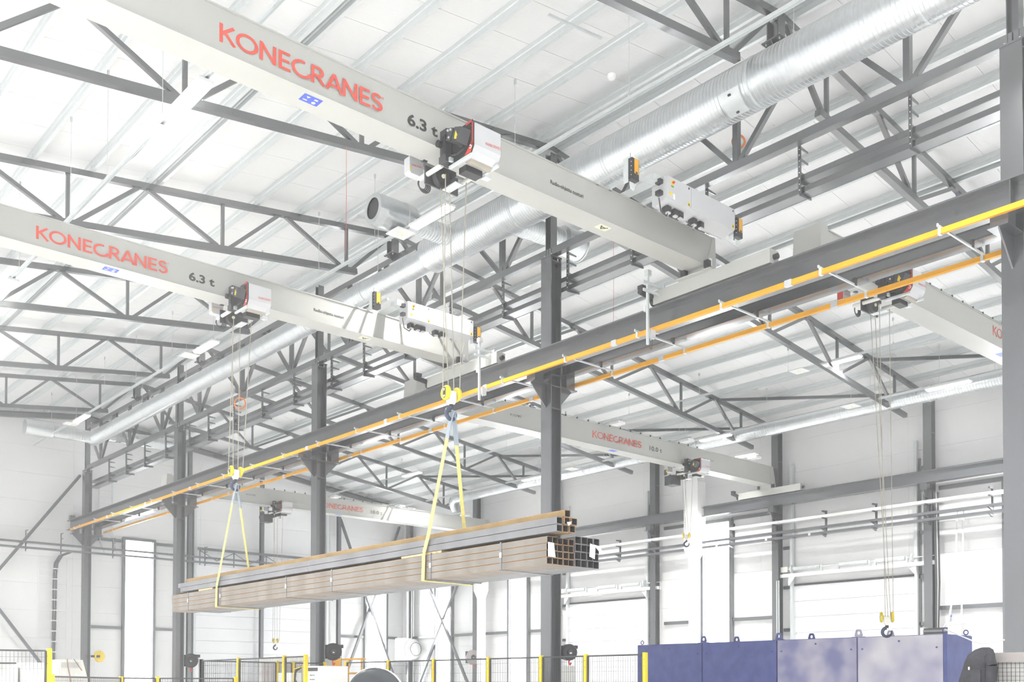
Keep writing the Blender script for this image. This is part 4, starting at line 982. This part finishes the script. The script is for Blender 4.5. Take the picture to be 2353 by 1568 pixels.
tagp([(9.15, 9.345, 3.70), (9.235, 9.345, 3.715), (9.19, 9.335, 3.66), (9.165, 9.335, 3.655)], 'small torn paper tag in the top tubes')
# tie wires on the upper tubes
for k, y in enumerate((11.95, 15.6, 20.9)):
    o = MB().arc((9.05, y, 3.66), .12, .003, 0, 2*math.pi, 'y', 16, 4).build('tie_wire', 'strap'); tag(o, 'thin wire tie round the upper tubes, %s from the right' % ORD[k+1], 'wire', 'wire ties')
def sling(hx, hy, hz, ya, yb, lab):
    t = thing('lifting_sling', lab, 'sling', (hx, hy, hz), 'lifting slings')
    near = [(hx-.01, hy, hz), (8.965, ya-.14, 3.80), (8.972, ya-.02, 3.56), (8.972, ya, 3.150), (9.02, ya+.01, 3.146), (9.950, ya+.05, 3.146), (9.992, ya+.06, 3.18), (9.992, yb, 3.53)]
    back = [(hx+.03, hy+.01, hz), (9.994, yb, 3.53)]
    def lerp(a, b, u): return tuple(a[i]+(b[i]-a[i])*u for i in range(3))
    s0 = lerp(near[0], near[1], .20); s1 = lerp(back[0], back[1], .20)
    MB().ribbon([near[0], s0], .082, .016).build('sleeve', 'sleeve', t); MB().ribbon([back[0], s1], .082, .016).build('sleeve', 'sleeve', t)
    MB().ribbon([s0]+near[1:], .075, .007).build('webbing', 'sling', t); MB().ribbon([s1, back[1]], .075, .007).build('webbing', 'sling', t)
    MB().ribbon([(hx-.012, hy-.01, hz-.01), (hx+.0, hy-.03, hz+.03), (hx+.03, hy-.0, hz)], .08, .012).build('eye', 'sleeve', t)
    MB().ribbon([lerp(s0, near[1], .62), lerp(s0, near[1], .68)], .077, .012).build('stitching', 'sling', t)
sling(9.04, 11.62, 5.56, 12.24, 12.45, 'yellow flat lifting sling with grey sleeve, larger one in the middle')
sling(9.21, 18.92, 5.59, 19.28, 19.75, 'yellow flat lifting sling with grey sleeve, smaller one at left')
# ================================================================== fences
def fence(pts, top, label, post_m='fence', mesh=True, pw=.07):
    t = thing('mesh_fence', label, 'fence', (pts[0][0], pts[0][1], 0))
    for i, p in enumerate(pts):
        b = MB().box(p[0]-pw/2, p[0]+pw/2, p[1]-pw/2, p[1]+pw/2, 0, top).build('post', post_m, t)
        for z in (top-.13, top-.26): MB().cb((p[0]-pw/2-.002, p[1], z), (.006, .014, .014)).build('bolt', 'dark', b)
    for i in range(len(pts)-1):
        a = Vector((*pts[i], 0)); b = Vector((*pts[i+1], 0)); d = (b-a).normalized(); a = a+d*.06; b = b-d*.06; L = (b-a).length
        fr = MB()
        for z in (top-.04, .25): fr.bar((a.x, a.y, z), (b.x, b.y, z), .03, .03)
        for e in (a, b): fr.bar((e.x, e.y, .25), (e.x, e.y, top-.04), .03, .03, (1,0,0))
        f_ = fr.build('panel_frame', 'dark', t)
        w = MB(); n_ = int(L/.06)
        for k in range(1, n_):
            q = a+d*(L*k/n_); w.bar((q.x, q.y, .25), (q.x, q.y, top-.04), .004, .004, (1,0,0))
        z = .25
        while z < top-.05:
            w.bar((a.x, a.y, z), (b.x, b.y, z), .004, .004); z += .20
        tag(w.build('wire_mesh', 'mesh', t), None, kind='stuff')
fence([(14.46, 12.66), (14.46, 14.22), (14.46, 15.53), (14.5, 17.3), (14.55, 19.4), (14.55, 21.3), (14.55, 23.3)], 2.2, 'yellow posted mesh fence in front of the blue machine and middle columns')
fence([(10.55, 18.45), (10.58, 19.4), (10.66, 21.7), (10.75, 23.9)], 2.2, 'yellow posted mesh fence under the left part of the tube bundle')
fence([(10.75, 23.9), (13.1, 24.4), (13.65, 24.55), (14.55, 24.4)], 2.2, 'yellow posted mesh fence running across behind the other fence posts')
fence([(5.52, 18.4), (2.9, 19.2), (.4, 20.0)], 2.2, 'mesh fence with tall yellow post at the lower left corner')
fence([(5.6, 18.5), (8.3, 22.6), (9.2, 22.8), (10.5, 21.5)], 1.755, 'low mesh fence with dark top rail along the bottom left')
# ================================================================== blue machine
bm = thing('blue_machine', 'long blue machine cabinet with reflection-speckled panels behind the fence', 'machine', (18.9, 9, 0))
MB().box(18.93, 20.0, 9.02, 16.8, 0, 2.57).build('body', 'blue', bm)
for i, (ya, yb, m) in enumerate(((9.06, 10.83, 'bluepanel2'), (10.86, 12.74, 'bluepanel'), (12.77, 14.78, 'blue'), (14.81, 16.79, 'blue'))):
    p = MB().box(18.90, 18.93, ya, yb, .05, 2.56).build('side_panel', m, bm)
    for yy, zz in ((ya+.12, 2.32), (yb-.1, 2.32), ((ya+yb)/2, 2.46)): MB().tube((18.885, yy, zz), (18.905, yy, zz), .018, 10).build('screw', 'blue', p)
MB().box(18.91, 20.0, 9.0, 9.02, 0, 2.56).build('end_panel', 'blue', bm); MB().box(18.895, 18.94, 8.98, 9.05, 0, 2.58).build('corner_post', 'blue', bm)
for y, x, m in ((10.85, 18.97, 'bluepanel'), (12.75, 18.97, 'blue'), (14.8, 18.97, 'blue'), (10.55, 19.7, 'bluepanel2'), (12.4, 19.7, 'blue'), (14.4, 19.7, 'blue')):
    pts = [(y-.10, 2.57), (y+.10, 2.57), (y+.055, 2.73), (y-.055, 2.73)]
    hole = [(y+.035*math.cos(a), 2.655+.035*math.sin(a)) for a in [k*math.pi/6 for k in range(12)]]
    m_ = MB()
    # plate with a hole: bridge outline and hole as quads
    ol = []
    for k in range(12):
        a = k*math.pi/6; dx, dz = math.cos(a), math.sin(a); best = 9
        for j in range(4):
            (y1, z1), (y2, z2) = pts[j], pts[(j+1) % 4]; ex, ez = y2-y1, z2-z1; den = dx*ez-dz*ex
            if abs(den) < 1e-9: continue
            s_ = ((y1-y)*ez-(z1-2.655)*ex)/den; u_ = ((y1-y)*dz-(z1-2.655)*dx)/den
            if s_ > 0 and -1e-6 <= u_ <= 1+1e-6: best = min(best, s_)
        ol.append((y+dx*best, 2.655+dz*best))
    for xx in (x-.01, x+.01): m_.add([(xx, a, b) for a, b in ol]+[(xx, a, b) for a, b in hole], [(k, (k+1) % 12, 12+(k+1) % 12, 12+k) for k in range(12)])
    m_.add([(xx, a, b) for xx in (x-.01, x+.01) for a, b in ol], [(k, (k+1) % 12, 12+(k+1) % 12, 12+k) for k in range(12)])
    m_.add([(xx, a, b) for xx in (x-.01, x+.01) for a, b in hole], [(k, (k+1) % 12, 12+(k+1) % 12, 12+k) for k in range(12)])
    m_.build('lifting_lug', m, bm)
    MB().box(x-.05, x+.03, y-.13, y+.13, 2.57, 2.58).build('lug_foot', m, bm)
for x, y in ((18.97, 9.05), (19.85, 9.05), (18.97, 16.7)):
    MB().arc((x, y, 2.63), .045, .011, 0, 2*math.pi, 'x', 18, 8).build('eye_bolt', 'blue', bm, True)
# grey machine with wire guard, lower right
gm = thing('guarded_machine', 'taupe grey machine with square wire guard in the lower right corner', 'machine', (13.8, 5, 0))
MB().box(13.86, 15.0, 3.6, 6.02, 0, 2.02).build('body', 'taupe', gm)
MB().box(13.80, 13.86, 3.6, 6.05, 1.90, 2.03).build('top_rail', 'taupe', gm); MB().box(13.84, 13.86, 3.6, 5.9, 0, 1.90).build('back_sheet', 'backing', gm)
w = MB()
for k in range(40): w.bar((13.81, 5.92-k*.055, 0), (13.81, 5.92-k*.055, 1.9), .005, .005, (1,0,0))
for k in range(34): w.bar((13.81, 3.7, 1.88-k*.055), (13.81, 5.94, 1.88-k*.055), .005, .005)
tag(w.build('wire_guard', 'mesh', gm), None, kind='stuff')
MB().ext([(4.0, 2.03), (5.6, 2.03), (5.0, 2.07), (4.0, 2.07)], 'x', 13.9, 14.9).build('lid', 'taupe', gm)
hd = MB(); hd.path([(14.1, 5.15, 2.05), (14.1, 5.15, 2.14), (14.1, 4.5, 2.14)], .02, 8); hd.build('handle', 'galv', gm); MB().tube((14.1, 5.05, 2.14), (14.1, 5.12, 2.22), .018, 8).build('lever', 'lampw', gm)
MB().arc((14.0, 5.55, 2.03), .03, .006, 0, math.pi, 'x', 8, 5).build('lifting_eye', 'galv', gm)
# hanging work jacket
jk = thing('work_jacket', 'dark work jacket hanging beside the wire guard', 'jacket', (13.6, 6.1, 1.4))
def ringpts(cx, cy, z, rx, ry, n_=20, ph=0, wob=.12):
    return [(cx+rx*math.cos(a)*(1+wob*math.sin(5*a+ph)), cy+ry*math.sin(a)*(1+wob*math.sin(4*a+ph*1.7)), z) for a in [2*math.pi*k/n_ for k in range(n_)]]
lv = [(13.66, 5.97, 2.10, .03, .05), (13.66, 5.99, 2.07, .06, .11), (13.65, 6.02, 2.0, .09, .16), (13.65, 6.05, 1.9, .10, .18), (13.64, 6.08, 1.78, .11, .19), (13.64, 6.11, 1.65, .11, .21), (13.64, 6.13, 1.52, .12, .22), (13.64, 6.14, 1.38, .12, .23), (13.64, 6.14, 1.2, .12, .24)]
jb = MB(); N = 22; vs = []
for i, (a, b, z, rx, ry) in enumerate(lv): vs += ringpts(a, b, z, rx, ry, N, i*.35)
jb.add(vs, [(i*N+k, i*N+(k+1) % N, (i+1)*N+(k+1) % N, (i+1)*N+k) for i in range(len(lv)-1) for k in range(N)]+[tuple(range(N)), tuple(range((len(lv)-1)*N, len(lv)*N))[::-1]])
jb.build('jacket_body', 'cloth', jk, True)
MB().box(13.505, 13.53, 5.97, 6.10, 1.58, 1.80).build('pocket', 'cloth', jk)
sl = MB(); pr_ = [(13.62, 5.90, 1.98), (13.6, 5.86, 1.85), (13.6, 5.87, 1.65), (13.6, 5.90, 1.45)]
for i, r_ in enumerate((.07, .075, .07)): sl.tube(pr_[i], pr_[i+1], r_, 12, r_*.97)
sl.build('sleeve', 'cloth', jk, True)
MB().box(13.52, 13.535, 6.12, 6.14, 1.80, 1.84).build('zip_pull', 'lens', jk)
o = MB().path([(18.97, 9.05, 2.66), (17.6, 7.9, 2.36), (16.4, 7.2, 2.25), (15.4, 6.0, 2.35), (14.8, 4.9, 2.5)], .012, 6).build('white_cable', 'lampw'); tag(o, 'thin white cable sagging from blue machine to the nearest column', 'cable')
# ================================================================== white machine with dark dome (bottom centre)
wm = thing('dome_machine', 'white machine with dark domed end at the bottom edge, behind fence', 'machine', (13.0, 20.5, 0))
MB().lathe((12.6, 19.0, 1.32), (13.5, 20.2, 1.32), [(0, .0), (0, .45), (.06, .60), (.14, .64)], 36).build('dome', 'dome', wm, True)
MB().lathe((12.68, 19.11, 1.32), (13.5, 20.2, 1.32), [(0, .65), (.08, .66), (.75, .66), (.85, .55)], 36).build('shell', 'lampw', wm, True)
MB().box(12.3, 13.1, 20.9, 21.6, 0, 2.02).build('housing', 'lampw', wm); MB().box(12.28, 12.3, 20.95, 21.55, 1.9, 1.98).build('dark_band', 'dark', wm)
for i in range(3):
    for j in range(2): MB().cb((12.285, 21.1+i*.08, 1.70+j*.1), (.02, .02, .02)).build('hole', 'black', wm)
MB().box(12.0, 12.3, 21.7, 22.3, 0, 1.86).build('side_cover', 'lampw', wm)
MB().path([(12.2, 21.55, 2.0), (12.1, 21.65, 1.9), (12.1, 21.68, 1.7), (12.15, 21.6, 1.5)], .03, 8).build('hose', 'black', wm); MB().path([(12.25, 21.5, 2.02), (12.05, 21.62, 1.95), (12.05, 21.65, 1.6)], .012, 6).build('yellow_hose', 'yel', wm)
MB().box(12.08, 12.12, 19.62, 19.66, 1.85, 1.90).build('white_mark', 'whitep', wm)
# grey switch cabinets behind the fence
gc = thing('switch_cabinet', 'grey ribbed cabinet behind the yellow fence at left of the column', 'cabinet', (15.9, 28, 0))
MB().box(15.6, 16.3, 26.9, 30.3, 0, 2.42).build('body', 'backing', gc)
for k in range(30): MB().box(15.585, 15.6, 27.1+k*.10, 27.15+k*.10, .3, 2.3).build('rib', 'taupe', gc)
MB().arc((15.9, 29.6, 2.46), .06, .012, 0, 2*math.pi, 'x', 14, 6).build('lifting_eye', 'galv', gc)
# yellow platform
yp = thing('work_platform', 'orange yellow work platform with guard rails behind the column', 'platform', (18.2, 31, 0))
MB().box(18.2, 18.9, 30.6, 31.6, 1.7, 2.42).build('panel', 'amber', yp)
rl = MB()
for y in (28.2, 29.0, 30.6, 32.6, 33.6, 34.6): rl.tube((18.2, y, 0), (18.2, y, 2.42), .03, 8)
for z in (2.42, 1.95): rl.tube((18.2, 28.0, z), (18.2, 34.8, z), .03, 8)
rl.build('guard_rail', 'amber', yp)
MB().bar((18.2, 34.0, 1.2), (18.2, 33.3, 2.4), .05, .05).build('ladder_side', 'amber', yp); MB().bar((18.2, 33.4, 1.2), (18.2, 32.7, 2.4), .05, .05).build('ladder_side', 'amber', yp)
# hose reels ---------------------------------------------------------------
def reel(c, r, label, m='black', hose=True):
    t = thing('hose_reel', label, 'hose reel', c, 'hose reels')
    x, y, z = c; d = Vector((.62, -.78, 0)).normalized() if False else Vector((-.35, -.94, 0)).normalized()
    p = Vector(c)
    MB().lathe(p-d*(-.0)+d*.12, p-d*.12, [(0, 0), (0, r*.35), (.015, r*.4), (.02, r*.9), (.04, r), (.2, r), (.22, r*.9), (.24, r*.5)], 30).build('drum_case', m, t, True)
    MB().lathe(p+d*.135, p+d*.10, [(0, .0), (0, r*.34), (.03, r*.36)], 18).build('hub', 'dark', t, True)
    MB().cb(p+d*.138+Vector((0, 0, -.02)), (.05, .02, .03)).build('hub_mark', 'whitep', t)
    MB().box(x-.02, x+r*1.25, y-.07, y+.07, z+r*.45, z+r*.85).build('outlet', m, t)
    MB().cb((x-r*.8, y+.1, z), (.10, .10, r*1.6)).build('wall_bracket', 'dark', t)
    if hose: MB().path([(x-.02, y-.05, z-r*.9), (x-.04, y-.06, z-r*1.25), (x+.0, y-.05, z-r*1.5), (x+.05, y-.04, z-r*1.3)], .02, 6).build('hose', 'hose', t); MB().tube((x+r*1.15, y, z+r*.5), (x+r*1.2, y, .6), .008, 5).build('cord', 'cableblk', t)
    return t
reel((15.86, 16.15, 2.31), .185, 'black hose reel on right side of the second nearest middle column')
reel((15.86, 26.15, 2.55), .26, 'black hose reel with red hose on the third nearest middle column')
reel((15.86, 36.2, 2.45), .27, 'dark hose reel beside the second farthest middle column')
reel((32.35, 39.85, 2.95), .38, 'grey hose reel on the right wall column seen through the fence', 'taupe')
yr = thing('cord_reel', 'yellow cord reel on the farthest middle column', 'cord reel', (15.7, 46.0, 2.8))
MB().lathe((15.95, 45.95, 2.8), (15.90, 46.15, 2.8), [(0, .06), (.01, .10), (.02, .24), (.05, .26), (.12, .26), (.15, .12)], 28).build('drum', 'fence', yr, True)
MB().bar((15.55, 46.0, 2.8), (15.92, 45.93, 2.8), .08, .10).build('arm', 'dark', yr); MB().path([(15.85, 45.9, 2.75), (15.7, 45.9, 2.6), (15.7, 45.9, 1.6)], .01, 5).build('cord', 'lgrey', yr)
# fan heaters ----------------------------------------------------------------
fh = thing('fan_heater', 'dark louvred fan heater with cream sides on the right wall', 'fan heater', (32.3, 15.6, 2.5))
MB().box(31.95, 32.45, 15.1, 15.95, 2.3, 3.45).build('case', 'dark', fh)
for y in (15.03, 15.95): MB().box(31.9, 32.5, y, y+.10, 2.28, 3.47).build('side_cheek', 'offw', fh)
for k in range(8):
    z = 2.38+k*.13; MB().add([(31.93, 15.14, z), (31.93, 15.94, z), (31.87, 15.94, z+.09), (31.87, 15.14, z+.09), (31.925, 15.14, z-.012), (31.925, 15.94, z-.012), (31.862, 15.94, z+.082), (31.862, 15.14, z+.082)], [(0,1,2,3), (7,6,5,4), (0,1,5,4), (2,3,7,6), (1,2,6,5), (0,3,7,4)]).build('louvre', 'steel2', fh)
MB().path([(32.3, 15.45, 3.47), (32.35, 15.3, 3.7), (32.6, 15.2, 5.0), (32.8, 15.2, 7.5)], .03, 6).build('supply_pipe', 'lampw', fh); MB().path([(32.3, 15.35, 3.47), (32.6, 15.0, 3.9), (32.8, 15.0, 7.5)], .03, 6).build('return_pipe', 'lampw', fh)
MB().cb((32.5, 15.3, 3.75), (.14, .16, .16)).build('valve', 'lgrey', fh); MB().cb((32.42, 15.28, 3.84), (.08, .08, .05)).build('valve_cap', 'blueprint', fh)
fh2 = thing('fan_heater', 'pale grey fan heater with ribbed side on the far corner column', 'fan heater', (32.0, 45.2, 3))
MB().box(31.9, 32.5, 45.3, 46.05, 2.9, 4.1).build('case', 'lampw', fh2)
for k in range(9): MB().box(31.86, 31.9, 45.3, 46.05, 2.97+k*.12, 3.03+k*.12).build('rib', 'lgrey', fh2)
MB().lathe((32.5, 45.3, 3.5), (32.5, 44.9, 3.5), [(0, .55), (.08, .55), (.16, .40), (.30, .34)], 24).build('fan_cowl', 'lampw', fh2, True); MB().arc((32.5, 44.95, 3.5), .36, .015, 0, 2*math.pi, 'y', 16, 5).build('guard', 'dark', fh2)
MB().tube((32.6, 45.5, 4.1), (32.6, 45.5, 9.5), .035, 8).build('supply_pipe', 'galv', fh2)
# vertical cable tray beside the nearest wall column
t = thing('wall_cables', 'bundle of dark cables down the nearest right wall column', 'cable bundle', (32.7, 15.85, 3))
for k in range(5): MB().path([(32.62+.03*k, 15.90-.02*k, 8.0), (32.62+.03*k, 15.86-.02*k, 5), (32.62+.03*k, 15.88-.01*k, 3.3)], .022, 6).build('cable', 'cableblk' if k != 2 else 'galv', t)
t = thing('wall_pipes', 'two chrome pipes on the second right wall column', 'pipes', (32.5, 22.0, 2))
for dy in (0, -.09): MB().tube((32.5, 21.93+dy, 0), (32.5, 21.93+dy, 5.5), .022, 8).build('pipe', 'galv', t, True)
# lower left machinery ---------------------------------------------------------
lm = thing('control_machine', 'off white machine with small window and wires near the farthest column', 'machine', (13.1, 41, 0))
MB().ext([(12.6, 0), (13.75, 0), (13.75, 1.75), (13.55, 2.52), (12.6, 2.52)], 'y', 41.0, 42.0).build('body', 'offw', lm)
MB().box(12.75, 13.4, 40.98, 41.0, 2.2, 2.42).build('window', 'backing', lm)
MB().path([(12.95, 40.97, 2.55), (12.98, 40.95, 2.2), (13.05, 40.95, 1.9), (13.1, 40.95, 1.5)], .02, 5).build('wire', 'rust', lm); MB().path([(13.2, 40.97, 2.55), (13.5, 40.95, 2.1)], .015, 5).build('wire', 'rust', lm)
for k in range(3): MB().tube((12.9+k*.2, 41.0, 1.95), (12.9+k*.2, 40.97, 1.95), .05, 12).build('dial', 'lampw', lm)
MB().box(12.1, 12.6, 40.9, 41.0, 2.2, 2.28).build('shelf', 'lampw', lm)
lb = thing('control_cabinet', 'beige control cabinet with small display behind the lower left fence', 'cabinet', (5, 24, 0))
MB().box(3.6, 6.55, 24.0, 25.0, 0, 2.02).build('body', 'offw', lb)
d_ = MB().box(5.8, 6.25, 23.98, 24.0, 1.72, 1.98).build('display', 'backing', lb); MB().box(5.8, 6.0, 23.97, 23.98, 1.72, 1.76).build('display_mark', 'amber', lb)
MB().box(6.6, 7.1, 23.95, 24.9, 0, 2.06).build('side_case', 'lampw', lb); MB().box(6.62, 7.08, 23.94, 23.95, 1.98, 2.05).build('grille', 'lgrey', lb)
MB().path([(3.8, 23.98, 2.03), (4.4, 23.97, 2.04), (5.2, 23.97, 2.03), (6.5, 23.97, 2.04)], .02, 6).build('cable_run', 'dark', lb)
MB().arc((5.35, 23.97, 2.05), .10, .022, math.radians(0), math.radians(150), 'y', 8, 6).build('hose_tail', 'black', lb); MB().arc((5.5, 23.97, 2.05), .10, .022, math.radians(10), math.radians(150), 'y', 8, 6).build('hose_tail', 'black', lb)
for k in range(2): MB().lathe((5.28+k*.13, 23.97, 2.0), (5.28+k*.13, 23.97, 2.08), [(0, .03), (.06, .035), (.08, .02)], 10).build('connector', 'cordo', lb, True)
MB().tube((4.1, 24.0, 1.78), (4.1, 23.94, 1.78), .04, 10).build('knob', 'dark', lb)
bx = thing('beige_box', 'beige cabinet under the hose reel behind the fence', 'cabinet', (17.2, 18, 0))
MB().box(17.0, 17.5, 17.6, 18.3, 0, 2.05).build('body', 'offw', bx); MB().box(16.98, 17.0, 17.65, 17.95, .2, 2.0).build('door', 'offw', bx)
# ================================================================== thin haze volume added to imitate window flare
hz = bpy.data.materials.new('flare_haze'); hz.use_nodes = True; nt = hz.node_tree; nt.nodes.clear()
vo = nt.nodes.new('ShaderNodeVolumeScatter'); vo.inputs['Density'].default_value = .0055; vo.inputs['Anisotropy'].default_value = .3
ou = nt.nodes.new('ShaderNodeOutputMaterial'); nt.links.new(vo.outputs[0], ou.inputs['Volume'])
hb_ = MB().box(-8.6, 33.6, -8.4, 47.6, -.4, 14.6).build('flare_haze', hz)
tag(hb_, 'thin pale haze added to imitate window flare', 'haze', kind='stuff')
S.cycles.volume_bounces = 0
